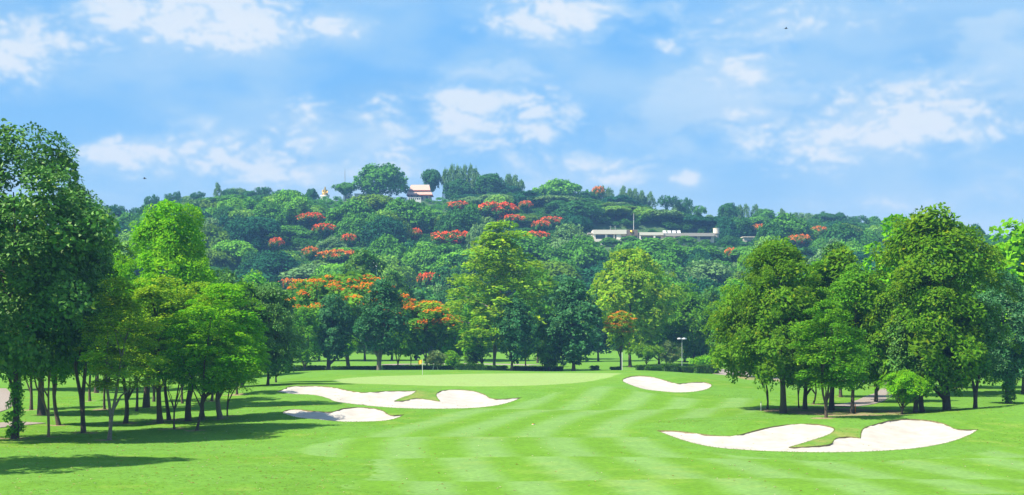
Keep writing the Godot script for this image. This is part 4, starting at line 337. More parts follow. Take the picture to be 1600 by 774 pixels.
	[5,3,100.85,447.36,6.28,13.26,5.96,"hillside_tree","grey-green domed tree, fifteenth from left, sixth lowest row of the hillside wood","trees of the hillside wood"],
	[6,6,110.08,444.4,7.97,12.24,2.42,"hillside_tree","deep blue-green domed tree, sixteenth from left, sixth lowest row of the hillside wood","trees of the hillside wood"],
	[1,8,-126.82,472.44,11.09,14.27,1.27,"hillside_tree","pale green round tree, first from left, seventh lowest row of the hillside wood","trees of the hillside wood"],
	[3,2,-90.29,457.41,7.98,13.94,5.81,"hillside_tree","bright green flat-topped tree, second from left, seventh lowest row of the hillside wood","trees of the hillside wood"],
	[1,8,-73.84,458.67,6.89,9.65,4.02,"hillside_tree","pale green round tree, third from left, seventh lowest row of the hillside wood","trees of the hillside wood"],
	[5,7,-63.78,471.13,4.18,3.52,2.47,"hillside_tree","olive domed tree, fourth from left, seventh lowest row of the hillside wood","trees of the hillside wood"],
	[0,0,-47.84,473.74,10.34,6.63,0.63,"hillside_tree","dark green round tree, fifth from left, seventh lowest row of the hillside wood","trees of the hillside wood"],
	[1,6,-32.79,457.12,7.37,10.79,2.03,"hillside_tree","deep blue-green round tree, sixth from left, seventh lowest row of the hillside wood","trees of the hillside wood"],
	[4,1,44.39,460.51,11.06,14.96,1.29,"hillside_tree","mid-green flat-topped tree, seventh from left, seventh lowest row of the hillside wood","trees of the hillside wood"],
	[1,6,62.59,471.16,5.62,9.39,5.75,"hillside_tree","deep blue-green round tree, eighth from left, seventh lowest row of the hillside wood","trees of the hillside wood"],
	[0,3,75.17,460.72,6.42,7.11,3.26,"hillside_tree","grey-green round tree, ninth from left, seventh lowest row of the hillside wood","trees of the hillside wood"],
	[6,8,85.47,467.31,7.29,14.4,4.72,"hillside_tree","pale green domed tree, tenth from left, seventh lowest row of the hillside wood","trees of the hillside wood"],
	[2,0,95.56,474.46,9.55,9.84,1.53,"hillside_tree","dark green bushy tree, eleventh from left, seventh lowest row of the hillside wood","trees of the hillside wood"],
	[0,2,112.25,468.53,5.05,13.14,0.77,"hillside_tree","bright green round tree, twelfth from left, seventh lowest row of the hillside wood","trees of the hillside wood"],
	[3,1,119.16,467.02,4.56,12.22,0.92,"hillside_tree","mid-green flat-topped tree, thirteenth from left, seventh lowest row of the hillside wood","trees of the hillside wood"],
	[1,6,-137.57,485.11,9.88,16.05,3.71,"hillside_tree","deep blue-green round tree, first from left, eighth lowest row of the hillside wood","trees of the hillside wood"],
	[0,7,-106.66,488.08,9.05,14.91,1.91,"hillside_tree","olive round tree, second from left, eighth lowest row of the hillside wood","trees of the hillside wood"],
	[2,6,-95.06,495.38,8.26,13.25,0.07,"hillside_tree","deep blue-green bushy tree, third from left, eighth lowest row of the hillside wood","trees of the hillside wood"],
	[5,3,-63.02,494.26,5.04,7.1,0.88,"hillside_tree","grey-green domed tree, fourth from left, eighth lowest row of the hillside wood","trees of the hillside wood"],
	[0,2,-56.26,491.22,7.88,3.79,4.93,"hillside_tree","bright green round tree, fifth from left, eighth lowest row of the hillside wood","trees of the hillside wood"],
	[0,6,-44.39,497.29,7.52,13.73,6.05,"hillside_tree","deep blue-green round tree, sixth from left, eighth lowest row of the hillside wood","trees of the hillside wood"],
	[0,2,-32.5,487.36,7.68,6.24,4.54,"hillside_tree","bright green round tree, seventh from left, eighth lowest row of the hillside wood","trees of the hillside wood"],
	[5,3,-11.17,485.08,4.29,13.22,6.09,"hillside_tree","grey-green domed tree, eighth from left, eighth lowest row of the hillside wood","trees of the hillside wood"],
	[2,3,19.69,490.48,7.91,14.63,4.34,"hillside_tree","grey-green bushy tree, ninth from left, eighth lowest row of the hillside wood","trees of the hillside wood"],
	[3,1,54.16,490.06,5.45,6.81,3.47,"hillside_tree","mid-green flat-topped tree, tenth from left, eighth lowest row of the hillside wood","trees of the hillside wood"],
	[2,1,61.53,491.94,4.99,6.23,3.2,"hillside_tree","mid-green bushy tree, eleventh from left, eighth lowest row of the hillside wood","trees of the hillside wood"],
	[0,1,65.79,480.52,6.73,8.76,4.84,"hillside_tree","mid-green round tree, twelfth from left, eighth lowest row of the hillside wood","trees of the hillside wood"],
	[2,0,76.82,493.31,4.71,6.41,2.82,"hillside_tree","dark green bushy tree, thirteenth from left, eighth lowest row of the hillside wood","trees of the hillside wood"],
	[3,1,81.09,480.09,6.96,9.06,1.0,"hillside_tree","mid-green flat-topped tree, fourteenth from left, eighth lowest row of the hillside wood","trees of the hillside wood"],
	[3,0,104.92,493.37,6.27,7.59,1.09,"hillside_tree","dark green flat-topped tree, fifteenth from left, eighth lowest row of the hillside wood","trees of the hillside wood"],
	[6,3,111.03,482.73,5.94,12.01,2.53,"hillside_tree","grey-green domed tree, sixteenth from left, eighth lowest row of the hillside wood","trees of the hillside wood"],
	[5,1,117.79,481.47,5.65,12.41,2.74,"hillside_tree","mid-green domed tree, seventeenth from left, eighth lowest row of the hillside wood","trees of the hillside wood"],
	[2,1,-130.74,507.06,8.74,15.7,3.58,"hillside_tree","mid-green bushy tree, first from left, ninth highest row of the hillside wood","trees of the hillside wood"],
	[3,3,-109.96,512.7,5.39,13.59,4.71,"hillside_tree","grey-green flat-topped tree, second from left, ninth highest row of the hillside wood","trees of the hillside wood"],
	[5,6,-103.92,514.89,7.37,13.43,2.78,"hillside_tree","deep blue-green domed tree, third from left, ninth highest row of the hillside wood","trees of the hillside wood"],
	[3,6,-93.25,511.06,10.0,12.72,4.23,"hillside_tree","deep blue-green flat-topped tree, fourth from left, ninth highest row of the hillside wood","trees of the hillside wood"],
	[1,1,-57.59,513.75,6.12,12.14,4.0,"hillside_tree","mid-green round tree, fifth from left, ninth highest row of the hillside wood","trees of the hillside wood"],
	[0,1,-50.14,514.72,4.97,12.3,5.88,"hillside_tree","mid-green round tree, sixth from left, ninth highest row of the hillside wood","trees of the hillside wood"],
	[1,7,-42.72,506.99,5.85,13.15,2.67,"hillside_tree","olive round tree, seventh from left, ninth highest row of the hillside wood","trees of the hillside wood"],
	[0,0,-23.79,510.73,4.09,12.65,1.01,"hillside_tree","dark green round tree, eighth from left, ninth highest row of the hillside wood","trees of the hillside wood"],
	[0,0,-18.05,512.38,6.89,15.07,4.69,"hillside_tree","dark green round tree, ninth from left, ninth highest row of the hillside wood","trees of the hillside wood"],
	[1,3,-8.81,515.78,7.11,11.96,0.05,"hillside_tree","grey-green round tree, tenth from left, ninth highest row of the hillside wood","trees of the hillside wood"],
	[5,0,92.9,508.46,5.47,13.73,2.23,"hillside_tree","dark green domed tree, eleventh from left, ninth highest row of the hillside wood","trees of the hillside wood"],
	[4,1,110.68,503.27,4.04,10.42,4.2,"hillside_tree","mid-green flat-topped tree, twelfth from left, ninth highest row of the hillside wood","trees of the hillside wood"],
	[0,0,119.57,512.77,7.99,15.39,2.15,"hillside_tree","dark green round tree, thirteenth from left, ninth highest row of the hillside wood","trees of the hillside wood"],
	[5,1,129.05,511.04,5.75,13.07,3.77,"hillside_tree","mid-green domed tree, fourteenth from left, ninth highest row of the hillside wood","trees of the hillside wood"],
	[6,3,-156.26,538.27,6.77,14.54,0.38,"hillside_tree","grey-green domed tree, first from left, eighth highest row of the hillside wood","trees of the hillside wood"],
	[5,1,-144.7,529.46,5.98,13.93,0.85,"hillside_tree","mid-green domed tree, second from left, eighth highest row of the hillside wood","trees of the hillside wood"],
	[2,0,-140.65,540.42,6.61,14.69,0.9,"hillside_tree","dark green bushy tree, third from left, eighth highest row of the hillside wood","trees of the hillside wood"],
	[1,6,-120.81,530.07,10.26,16.09,2.0,"hillside_tree","deep blue-green round tree, fourth from left, eighth highest row of the hillside wood","trees of the hillside wood"],
	[3,0,-110.15,540.95,5.09,13.11,2.51,"hillside_tree","dark green flat-topped tree, fifth from left, eighth highest row of the hillside wood","trees of the hillside wood"],
	[2,8,-102.55,535.06,8.29,11.96,0.31,"hillside_tree","pale green bushy tree, sixth from left, eighth highest row of the hillside wood","trees of the hillside wood"],
	[0,1,-93.39,539.33,7.3,13.43,2.03,"hillside_tree","mid-green round tree, seventh from left, eighth highest row of the hillside wood","trees of the hillside wood"],
	[5,1,-83.32,529.43,9.45,5.53,0.36,"hillside_tree","mid-green domed tree, eighth from left, eighth highest row of the hillside wood","trees of the hillside wood"],
	[5,1,-58.94,529.34,9.16,15.02,0.59,"hillside_tree","mid-green domed tree, ninth from left, eighth highest row of the hillside wood","trees of the hillside wood"],
	[5,8,-47.24,525.85,5.72,11.95,5.44,"hillside_tree","pale green domed tree, tenth from left, eighth highest row of the hillside wood","trees of the hillside wood"],
	[0,1,-41.41,542.63,9.97,14.4,1.94,"hillside_tree","mid-green round tree, eleventh from left, eighth highest row of the hillside wood","trees of the hillside wood"],
	[0,7,-25.31,542.55,6.2,9.36,2.99,"hillside_tree","olive round tree, twelfth from left, eighth highest row of the hillside wood","trees of the hillside wood"],
	[2,1,-15.63,538.48,4.72,13.87,0.77,"hillside_tree","mid-green bushy tree, thirteenth from left, eighth highest row of the hillside wood","trees of the hillside wood"],
	[5,0,17.1,523.53,5.54,7.96,1.43,"hillside_tree","dark green domed tree, fourteenth from left, eighth highest row of the hillside wood","trees of the hillside wood"],
	[4,6,25.55,541.14,4.75,11.15,1.52,"hillside_tree","deep blue-green flat-topped tree, fifteenth from left, eighth highest row of the hillside wood","trees of the hillside wood"],
	[6,0,100.46,540.12,7.78,5.24,2.57,"hillside_tree","dark green domed tree, sixteenth from left, eighth highest row of the hillside wood","trees of the hillside wood"],
	[3,6,-162.11,553.8,10.8,13.79,3.4,"hillside_tree","deep blue-green flat-topped tree, first from left, seventh highest row of the hillside wood","trees of the hillside wood"],
	[2,3,-127.85,559.96,5.69,14.05,2.1,"hillside_tree","grey-green bushy tree, second from left, seventh highest row of the hillside wood","trees of the hillside wood"],
	[5,2,-116.37,545.12,6.19,12.32,3.49,"hillside_tree","bright green domed tree, third from left, seventh highest row of the hillside wood","trees of the hillside wood"],
	[4,2,-108.99,553.4,6.26,14.24,1.27,"hillside_tree","bright green flat-topped tree, fourth from left, seventh highest row of the hillside wood","trees of the hillside wood"],
	[5,1,-102.02,555.74,9.46,12.82,2.87,"hillside_tree","mid-green domed tree, fifth from left, seventh highest row of the hillside wood","trees of the hillside wood"],
	[0,2,-87.54,558.28,7.77,14.79,1.38,"hillside_tree","bright green round tree, sixth from left, seventh highest row of the hillside wood","trees of the hillside wood"],
	[3,7,-55.3,559.74,10.38,13.85,5.26,"hillside_tree","olive flat-topped tree, seventh from left, seventh highest row of the hillside wood","trees of the hillside wood"],
	[0,2,-34.96,558.72,4.31,10.58,4.76,"hillside_tree","bright green round tree, eighth from left, seventh highest row of the hillside wood","trees of the hillside wood"],
	[3,1,-27.85,560.94,7.3,7.08,4.18,"hillside_tree","mid-green flat-topped tree, ninth from left, seventh highest row of the hillside wood","trees of the hillside wood"],
	[4,0,4.85,555.81,4.18,3.58,3.64,"hillside_tree","dark green flat-topped tree, tenth from left, seventh highest row of the hillside wood","trees of the hillside wood"],
	[1,6,22.29,547.26,4.32,12.0,4.06,"hillside_tree","deep blue-green round tree, eleventh from left, seventh highest row of the hillside wood","trees of the hillside wood"],
	[1,1,107.28,550.33,10.34,14.16,0.37,"hillside_tree","mid-green round tree, twelfth from left, seventh highest row of the hillside wood","trees of the hillside wood"],
	[6,6,124.25,554.87,11.0,5.56,1.95,"hillside_tree","deep blue-green domed tree, thirteenth from left, seventh highest row of the hillside wood","trees of the hillside wood"],
	[4,1,138.56,548.05,6.65,11.54,1.18,"hillside_tree","mid-green flat-topped tree, fourteenth from left, seventh highest row of the hillside wood","trees of the hillside wood"],
	[1,7,-125.02,575.0,10.96,11.56,5.82,"hillside_tree","olive round tree, first from left, sixth highest row of the hillside wood","trees of the hillside wood"],
	[6,8,-97.67,586.4,8.65,9.73,4.47,"hillside_tree","pale green domed tree, second from left, sixth highest row of the hillside wood","trees of the hillside wood"],
	[5,8,-82.67,579.1,7.02,6.2,5.04,"hillside_tree","pale green domed tree, third from left, sixth highest row of the hillside wood","trees of the hillside wood"],
	[2,6,-73.32,580.99,4.14,4.86,0.37,"hillside_tree","deep blue-green bushy tree, fourth from left, sixth highest row of the hillside wood","trees of the hillside wood"],
	[5,7,4.73,581.39,7.55,6.03,2.23,"hillside_tree","olive domed tree, fifth from left, sixth highest row of the hillside wood","trees of the hillside wood"],
	[2,6,89.43,581.34,4.94,12.13,1.5,"hillside_tree","deep blue-green bushy tree, sixth from left, sixth highest row of the hillside wood","trees of the hillside wood"],
	[5,0,96.39,571.57,10.8,5.57,5.7,"hillside_tree","dark green domed tree, seventh from left, sixth highest row of the hillside wood","trees of the hillside wood"],
	[2,7,116.29,570.07,7.92,11.11,3.22,"hillside_tree","olive bushy tree, eighth from left, sixth highest row of the hillside wood","trees of the hillside wood"],
	[0,7,136.91,577.75,7.15,10.97,0.15,"hillside_tree","olive round tree, ninth from left, sixth highest row of the hillside wood","trees of the hillside wood"],
	[1,8,150.11,583.23,4.92,9.33,3.43,"hillside_tree","pale green round tree, tenth from left, sixth highest row of the hillside wood","trees of the hillside wood"],
	[11,2,-35.91,606.0,7.82,4.76,4.26,"hillside_tree","bright green low bushy tree, first from left, fifth highest row of the hillside wood","trees of the hillside wood"],
	[4,8,-5.88,600.37,5.54,10.47,3.53,"hillside_tree","pale green flat-topped tree, second from left, fifth highest row of the hillside wood","trees of the hillside wood"],
	[2,1,8.15,593.69,6.96,3.74,0.95,"hillside_tree","mid-green bushy tree, third from left, fifth highest row of the hillside wood","trees of the hillside wood"],
	[4,0,19.75,608.36,5.42,6.79,6.07,"hillside_tree","dark green flat-topped tree, fourth from left, fifth highest row of the hillside wood","trees of the hillside wood"],
	[2,0,28.3,597.4,10.73,8.59,3.14,"hillside_tree","dark green bushy tree, fifth from left, fifth highest row of the hillside wood","trees of the hillside wood"],
	[4,8,44.44,602.6,6.8,5.52,5.4,"hillside_tree","pale green flat-topped tree, sixth from left, fifth highest row of the hillside wood","trees of the hillside wood"],
	[0,8,56.1,601.87,4.82,5.88,1.33,"hillside_tree","pale green round tree, seventh from left, fifth highest row of the hillside wood","trees of the hillside wood"],
	[0,3,63.17,607.4,10.54,4.61,1.46,"hillside_tree","grey-green round tree, eighth from left, fifth highest row of the hillside wood","trees of the hillside wood"],
	[5,6,78.12,608.16,11.35,4.77,4.82,"hillside_tree","deep blue-green domed tree, ninth from left, fifth highest row of the hillside wood","trees of the hillside wood"],
	[2,6,89.81,593.45,4.43,9.98,2.95,"hillside_tree","deep blue-green bushy tree, tenth from left, fifth highest row of the hillside wood","trees of the hillside wood"],
	[0,0,96.46,595.64,6.36,10.41,4.9,"hillside_tree","dark green round tree, eleventh from left, fifth highest row of the hillside wood","trees of the hillside wood"],
	[1,0,146.45,591.64,5.74,8.41,5.27,"hillside_tree","dark green round tree, twelfth from left, fifth highest row of the hillside wood","trees of the hillside wood"],
	[0,1,-124.1,622.04,11.26,7.5,3.79,"hillside_tree","mid-green round tree, first from left, fourth highest row of the hillside wood","trees of the hillside wood"],
	[0,0,-108.9,620.3,5.43,6.63,3.22,"hillside_tree","dark green round tree, second from left, fourth highest row of the hillside wood","trees of the hillside wood"],
	[5,6,-23.5,615.54,4.14,7.48,2.99,"hillside_tree","deep blue-green domed tree, third from left, fourth highest row of the hillside wood","trees of the hillside wood"],
	[4,3,-18.04,623.77,6.94,7.32,0.66,"hillside_tree","grey-green flat-topped tree, fourth from left, fourth highest row of the hillside wood","trees of the hillside wood"],
	[3,3,-7.65,627.58,9.17,7.39,5.83,"hillside_tree","grey-green flat-topped tree, fifth from left, fourth highest row of the hillside wood","trees of the hillside wood"],
	[2,6,6.52,628.26,9.35,8.24,1.15,"hillside_tree","deep blue-green bushy tree, sixth from left, fourth highest row of the hillside wood","trees of the hillside wood"],
	[3,3,18.69,621.3,10.68,7.34,6.23,"hillside_tree","grey-green flat-topped tree, seventh from left, fourth highest row of the hillside wood","trees of the hillside wood"],
	[1,1,33.6,618.61,7.82,4.85,4.72,"hillside_tree","mid-green round tree, eighth from left, fourth highest row of the hillside wood","trees of the hillside wood"],
	[5,7,43.32,628.43,5.21,4.69,0.71,"hillside_tree","olive domed tree, ninth from left, fourth highest row of the hillside wood","trees of the hillside wood"],
	[3,7,49.76,612.07,11.11,4.36,0.97,"hillside_tree","olive flat-topped tree, tenth from left, fourth highest row of the hillside wood","trees of the hillside wood"],
	[1,6,88.76,614.51,8.31,6.63,4.46,"hillside_tree","deep blue-green round tree, eleventh from left, fourth highest row of the hillside wood","trees of the hillside wood"],
	[3,1,109.16,623.77,6.0,8.62,2.24,"hillside_tree","mid-green flat-topped tree, twelfth from left, fourth highest row of the hillside wood","trees of the hillside wood"],
	[5,6,141.58,611.13,8.92,8.21,3.89,"hillside_tree","deep blue-green domed tree, thirteenth from left, fourth highest row of the hillside wood","trees of the hillside wood"],
	[5,6,-19.36,649.46,8.14,5.81,5.75,"hillside_tree","deep blue-green domed tree, first from left, third highest row of the hillside wood","trees of the hillside wood"],
	[5,0,75.74,641.49,7.73,4.38,6.24,"hillside_tree","dark green domed tree, second from left, third highest row of the hillside wood","trees of the hillside wood"],
	[1,1,-142.44,655.34,6.35,5.11,1.92,"hillside_tree","mid-green round tree, first from left, second highest row of the hillside wood","trees of the hillside wood"],
	[0,1,30.9,661.4,9.47,3.58,0.51,"hillside_tree","mid-green round tree, second from left, second highest row of the hillside wood","trees of the hillside wood"],
	[1,0,156.99,658.8,9.26,3.71,5.47,"hillside_tree","dark green round tree, third from left, second highest row of the hillside wood","trees of the hillside wood"],
	[3,3,52.79,690.67,5.82,3.9,2.8,"hillside_tree","grey-green flat-topped tree, first from left, highest row of the hillside wood","trees of the hillside wood"]]

class Acc:
	var v := PackedVector3Array()
	var n := PackedVector3Array()
	var c := PackedColorArray()
	var uv := PackedVector2Array()
	var uv2 := PackedVector2Array()
	var i := PackedInt32Array()
	func mesh() -> ArrayMesh:
		var a := []
		a.resize(Mesh.ARRAY_MAX)
		a[Mesh.ARRAY_VERTEX] = v
		if n.size() == v.size(): a[Mesh.ARRAY_NORMAL] = n
		if c.size() == v.size(): a[Mesh.ARRAY_COLOR] = c
		if uv.size() == v.size(): a[Mesh.ARRAY_TEX_UV] = uv
		if uv2.size() == v.size(): a[Mesh.ARRAY_TEX_UV2] = uv2
		a[Mesh.ARRAY_INDEX] = i
		var m := ArrayMesh.new()
		m.add_surface_from_arrays(Mesh.PRIMITIVE_TRIANGLES, a)
		return m
	func upward(first: int, tri: PackedInt32Array):
		# triangles that face up whichever way round they came
		for k in range(0, tri.size(), 3):
			var a := v[first + tri[k]]
			var b := v[first + tri[k + 1]]
			var c := v[first + tri[k + 2]]
			if (c - a).cross(b - a).y >= 0.0: i.append_array(PackedInt32Array([first + tri[k], first + tri[k + 1], first + tri[k + 2]]))
			else: i.append_array(PackedInt32Array([first + tri[k], first + tri[k + 2], first + tri[k + 1]]))
	func quad(p0: Vector3, p1: Vector3, p2: Vector3, p3: Vector3):
		var k := v.size()
		var nn := (p2 - p0).cross(p1 - p0).normalized()
		for p in [p0, p1, p2, p3]:
			v.append(p)
			n.append(nn)
		i.append_array(PackedInt32Array([k, k + 1, k + 2, k, k + 2, k + 3]))
	func box(at: Vector3, s: Vector3, turn := 0.0):
		var b := Basis(Vector3.UP, turn)
		var h := s * 0.5
		var p := []
		for z in [-1, 1]:
			for y in [-1, 1]:
				for x in [-1, 1]:
					p.append(at + b * Vector3(x * h.x, y * h.y, z * h.z))
		quad(p[4], p[6], p[7], p[5])
		quad(p[1], p[3], p[2], p[0])
		quad(p[0], p[2], p[6], p[4])
		quad(p[5], p[7], p[3], p[1])
		quad(p[6], p[2], p[3], p[7])
		quad(p[0], p[4], p[5], p[1])
	func tube(pts: Array, radii: Array, sides: int):
		var first := v.size()
		var count := pts.size()
		for k in count:
			var d: Vector3 = (pts[mini(k + 1, count - 1)] - pts[maxi(k - 1, 0)]).normalized()
			var a := d.cross(Vector3(0.31, 0.2, 0.93)).normalized()
			var b := d.cross(a)
			for s in sides:
				var t := TAU * s / sides
				var o := a * cos(t) + b * sin(t)
				v.append(pts[k] + o * radii[k])
				n.append(o)
		for k in count - 1:
			for s in sides:
				var p := first + k * sides + s
				var q := first + k * sides + (s + 1) % sides
				i.append_array(PackedInt32Array([p, q + sides, q, p, p + sides, q + sides]))
	func lathe(rows: Array, sides: int, at := Vector3.ZERO, turn := 0.0):
		# rows of [height, half width, half depth, shift forward]
		var first := v.size()
		for r in rows:
			for s in sides:
				var t := TAU * s / sides
				var o := Vector3(cos(t) * r[1], r[0], sin(t) * r[2] + r[3]).rotated(Vector3.UP, turn)
				v.append(at + o)
				n.append(Vector3(cos(t), 0.15, sin(t)).rotated(Vector3.UP, turn).normalized())
		for k in rows.size() - 1:
			for s in sides:
				var p := first + k * sides + s
				var q := first + k * sides + (s + 1) % sides
				i.append_array(PackedInt32Array([p, q + sides, p + sides, p, q, q + sides]))

var used_names := {}
var mat := {}
var templates := {}
var quad_index := PackedInt32Array()
var rng := RandomNumberGenerator.new()

# ------------------------------------------------------------------ helpers
func numbered(called: String) -> String:
	var k: int = used_names.get(called, 0)
	used_names[called] = k + 1
	return called if k == 0 else "%s_%03d" % [called, k]

func thing(called: String, label: String, category: String, at: Vector3, group := "", turn := 0.0) -> Node3D:
	var o := Node3D.new()
	o.name = numbered(called)
	add_child(o)
	o.position = at
	o.rotation.y = turn
	o.set_meta("label", label)
	o.set_meta("category", category)
	if group: o.set_meta("group", group)
	return o

func part(parent: Node3D, called: String, mesh: Mesh, material: Material) -> MeshInstance3D:
	var o := MeshInstance3D.new()
	o.name = called
	o.mesh = mesh
	o.material_override = material
	parent.add_child(o, true)
	return o

func setting(called: String, mesh: Mesh, material: Material, label := "") -> MeshInstance3D:
	var o := MeshInstance3D.new()
	o.name = numbered(called)
	o.mesh = mesh
	o.material_override = material
	add_child(o)
	o.set_meta("kind", "structure")
	if label: o.set_meta("label", label)
	return o

func rise(a: float, b: float, t: float) -> float:
	var u := clampf((t - a) / (b - a), 0.0, 1.0)
	return u * u * (3.0 - 2.0 * u)

func knoll(x: float, d: float, cx: float, cd: float, sx: float, sd: float, a: float) -> float:
	var p := (x - cx) / sx
	var q := (d - cd) / sd
	return a * exp(-p * p - q * q)

func ridge(x: float) -> float:
	if x <= RIDGE_X[0]: return RIDGE_H[0]
	for k in range(1, RIDGE_X.size()):
		if x <= RIDGE_X[k]:
			return lerpf(RIDGE_H[k - 1], RIDGE_H[k], (x - RIDGE_X[k - 1]) / float(RIDGE_X[k] - RIDGE_X[k - 1]))
	return RIDGE_H[-1]

func ground_at(x: float, d: float) -> float:
	var h := 0.0
	if d < 230.0:
		h += rise(126, 152, d) * rise(224, 200, d) * rise(-46, -22, x) * rise(36, 14, x)
		h += knoll(x, d, 18, 167, 10, 9, 0.75)
		h += knoll(x, d, -14.5, 122, 8, 6, 0.55)
		h += knoll(x, d, 20, 99, 10, 7, 0.7)
		h += knoll(x, d, 29, 100, 8, 7, 0.65)
		h += knoll(x, d, 50, 106, 15, 13, 2.2)
		h += 5.3 * rise(46, 10, d) * rise(60, 25, absf(x))
	h += 0.12 * sin(x * 0.11 + 1.3) * sin(d * 0.083) + 0.07 * sin(x * 0.23 + d * 0.17)
	if d > 318.0:
		var u := (d - 318.0) / 390.0
		var r := rise(0, 1, u) * 0.5 + minf(1.0, u) * 0.5
		if d > 708.0: r = 1.0 - 0.35 * rise(730, 1500, d)
		var hh := ridge(x) * r + 1.5 * sin(x * 0.045 + d * 0.02) * minf(1.0, (d - 318.0) / 80.0)
		var m := exp(-pow((x - 70.0) / 52.0, 4.0) - pow((d - 566.0) / 26.0, 4.0))
		hh = lerpf(hh, 37.3, m)
		m = exp(-pow((x + 62.0) / 50.0, 4.0) - pow((d - 698.0) / 22.0, 4.0))
		hh = lerpf(hh, 68.6, m)
		h += hh
	return h

func on_ground(x: float, d: float, up := 0.0) -> Vector3:
	return Vector3(x, ground_at(x, d) + up, -d)

func srgb(r: float, g: float, b: float) -> Color:
	return Color(r, g, b).linear_to_srgb()

func plain(r: float, g: float, b: float, rough := 0.8, metal := 0.0) -> StandardMaterial3D:
	var m := StandardMaterial3D.new()
	m.albedo_color = srgb(r, g, b)
	m.roughness = rough
	m.metallic = metal
	m.cull_mode = BaseMaterial3D.CULL_DISABLED
	return m

func noise(s: int, f: float, octaves := 4) -> FastNoiseLite:
	var n := FastNoiseLite.new()
	n.seed = s
	n.noise_type = FastNoiseLite.TYPE_SIMPLEX_SMOOTH
	n.frequency = f
	n.fractal_octaves = octaves
	return n

func grain(dark: Color, light: Color, s: int, f: float, size := 256, octaves := 5) -> ImageTexture:
	# a seamless two-colour mottle
	var im := noise(s, f, octaves).get_seamless_image(size, size)
	im.convert(Image.FORMAT_RGB8)
	var bytes := im.get_data()
	for k in range(0, bytes.size(), 3):
		var c := dark.lerp(light, bytes[k] / 255.0)
		bytes[k] = int(c.r * 255)
		bytes[k + 1] = int(c.g * 255)
		bytes[k + 2] = int(c.b * 255)
	return ImageTexture.create_from_image(Image.create_from_data(size, size, false, Image.FORMAT_RGB8, bytes))

func speckled(dark: Color, light: Color, s: int, f: float, metres: float, rough := 0.9, relief := 0.0) -> StandardMaterial3D:
	var m := StandardMaterial3D.new()
	m.albedo_texture = grain(dark.linear_to_srgb(), light.linear_to_srgb(), s, f)
	m.uv1_triplanar = true
	m.uv1_world_triplanar = true
	m.uv1_scale = Vector3.ONE / metres
	m.roughness = rough
	m.cull_mode = BaseMaterial3D.CULL_DISABLED
	if relief > 0.0:
		m.heightmap_enabled = true
		m.heightmap_texture = m.albedo_texture
		m.heightmap_scale = relief
	return m

func leaf_material(rough: float, spec: float, through: float, tint := Color.WHITE) -> StandardMaterial3D:
	var m := StandardMaterial3D.new()
	m.vertex_color_use_as_albedo = true
	m.albedo_color = tint.linear_to_srgb()
	m.roughness = rough
	m.metallic_specular = spec
	m.backlight_enabled = true
	m.backlight = Color(through, through, through * 0.55)
	m.cull_mode = BaseMaterial3D.CULL_DISABLED
	return m

# ------------------------------------------------------------------ foliage
func random_way(r: RandomNumberGenerator) -> Vector3:
	var y := r.randf_range(-1, 1)
	var t := r.randf() * TAU
	var q := sqrt(1.0 - y * y)
	return Vector3(cos(t) * q, y, sin(t) * q)

func template(count: int, length: float, width: float, droop: float, s: int) -> PackedVector3Array:
	# one clump of leaf sprays round the origin, radius 1, fuller on its +y side
	var key := "%d %f %f %f %d" % [count, length, width, droop, s]
	if templates.has(key): return templates[key]
	var r := RandomNumberGenerator.new()
	r.seed = s * 77 + count
	var out := PackedVector3Array()
	for k in count:
		var y := lerpf(-0.75, 1.0, pow(r.randf(), 0.8))
		var t := r.randf() * TAU
		var q := sqrt(maxf(0.0, 1.0 - y * y))
		var way := Vector3(cos(t) * q, y, sin(t) * q)
		var pos := way * r.randf_range(0.55, 1.08)
		var axis := (way * 0.7 + random_way(r) * 0.8 + Vector3(0, -droop, 0)).normalized()
		var side := axis.cross(Vector3.UP * 0.9 + random_way(r) * 0.75).normalized() * width * r.randf_range(0.7, 1.25)
		var l := length * r.randf_range(0.65, 1.3)
		var p := pos - axis * l * 0.5
		out.append_array(PackedVector3Array([p, p + axis * l * 0.42 + side, p + axis * l, p + axis * l * 0.42 - side]))
	templates[key] = out
	return out

const TONES := [
	[Color(0.046, 0.155, 0.024), Color(0.098, 0.255, 0.034)],
	[Color(0.072, 0.232, 0.014), Color(0.145, 0.370, 0.022)],
	[Color(0.104, 0.345, 0.008), Color(0.210, 0.485, 0.014)],
	[Color(0.165, 0.345, 0.016), Color(0.300, 0.480, 0.030)],
	[Color(0.030, 0.135, 0.045), Color(0.066, 0.210, 0.062)],
	[Color(0.082, 0.215, 0.011), Color(0.150, 0.300, 0.019)],
	[Color(0.121, 0.225, 0.072), Color(0.214, 0.315, 0.114)],
	[Color(0.780, 0.150, 0.006), Color(0.920, 0.440, 0.020)],
	[Color(0.420, 0.022, 0.012), Color(0.600, 0.050, 0.020)],
	[Color(0.600, 0.250, 0.010), Color(0.750, 0.420, 0.020)],
]

const PROFILES := {
	"dome": [0.50, 0.82, 0.97, 1.00, 0.95, 0.86, 0.74, 0.58, 0.36],
	"oval": [0.40, 0.72, 0.92, 1.00, 0.98, 0.90, 0.78, 0.60, 0.35],
	"round": [0.45, 0.76, 0.93, 1.00, 0.99, 0.93, 0.82, 0.66, 0.40],
	"umbrella": [0.18, 0.38, 0.62, 0.84, 0.97, 1.00, 0.93, 0.76, 0.50],
	"airy": [0.55, 0.80, 0.95, 1.00, 0.93, 0.80, 0.64, 0.46, 0.20],
	"plates": [0.45, 0.75, 0.92, 1.00, 0.97, 0.88, 0.75, 0.58, 0.35],
	"cone": [0.45, 0.75, 1.00, 0.90, 0.98, 0.80, 0.78, 0.55, 0.30],
	"tuft": [0.15, 0.30, 0.55, 0.80, 1.00, 1.00, 0.92, 0.75, 0.45],
}

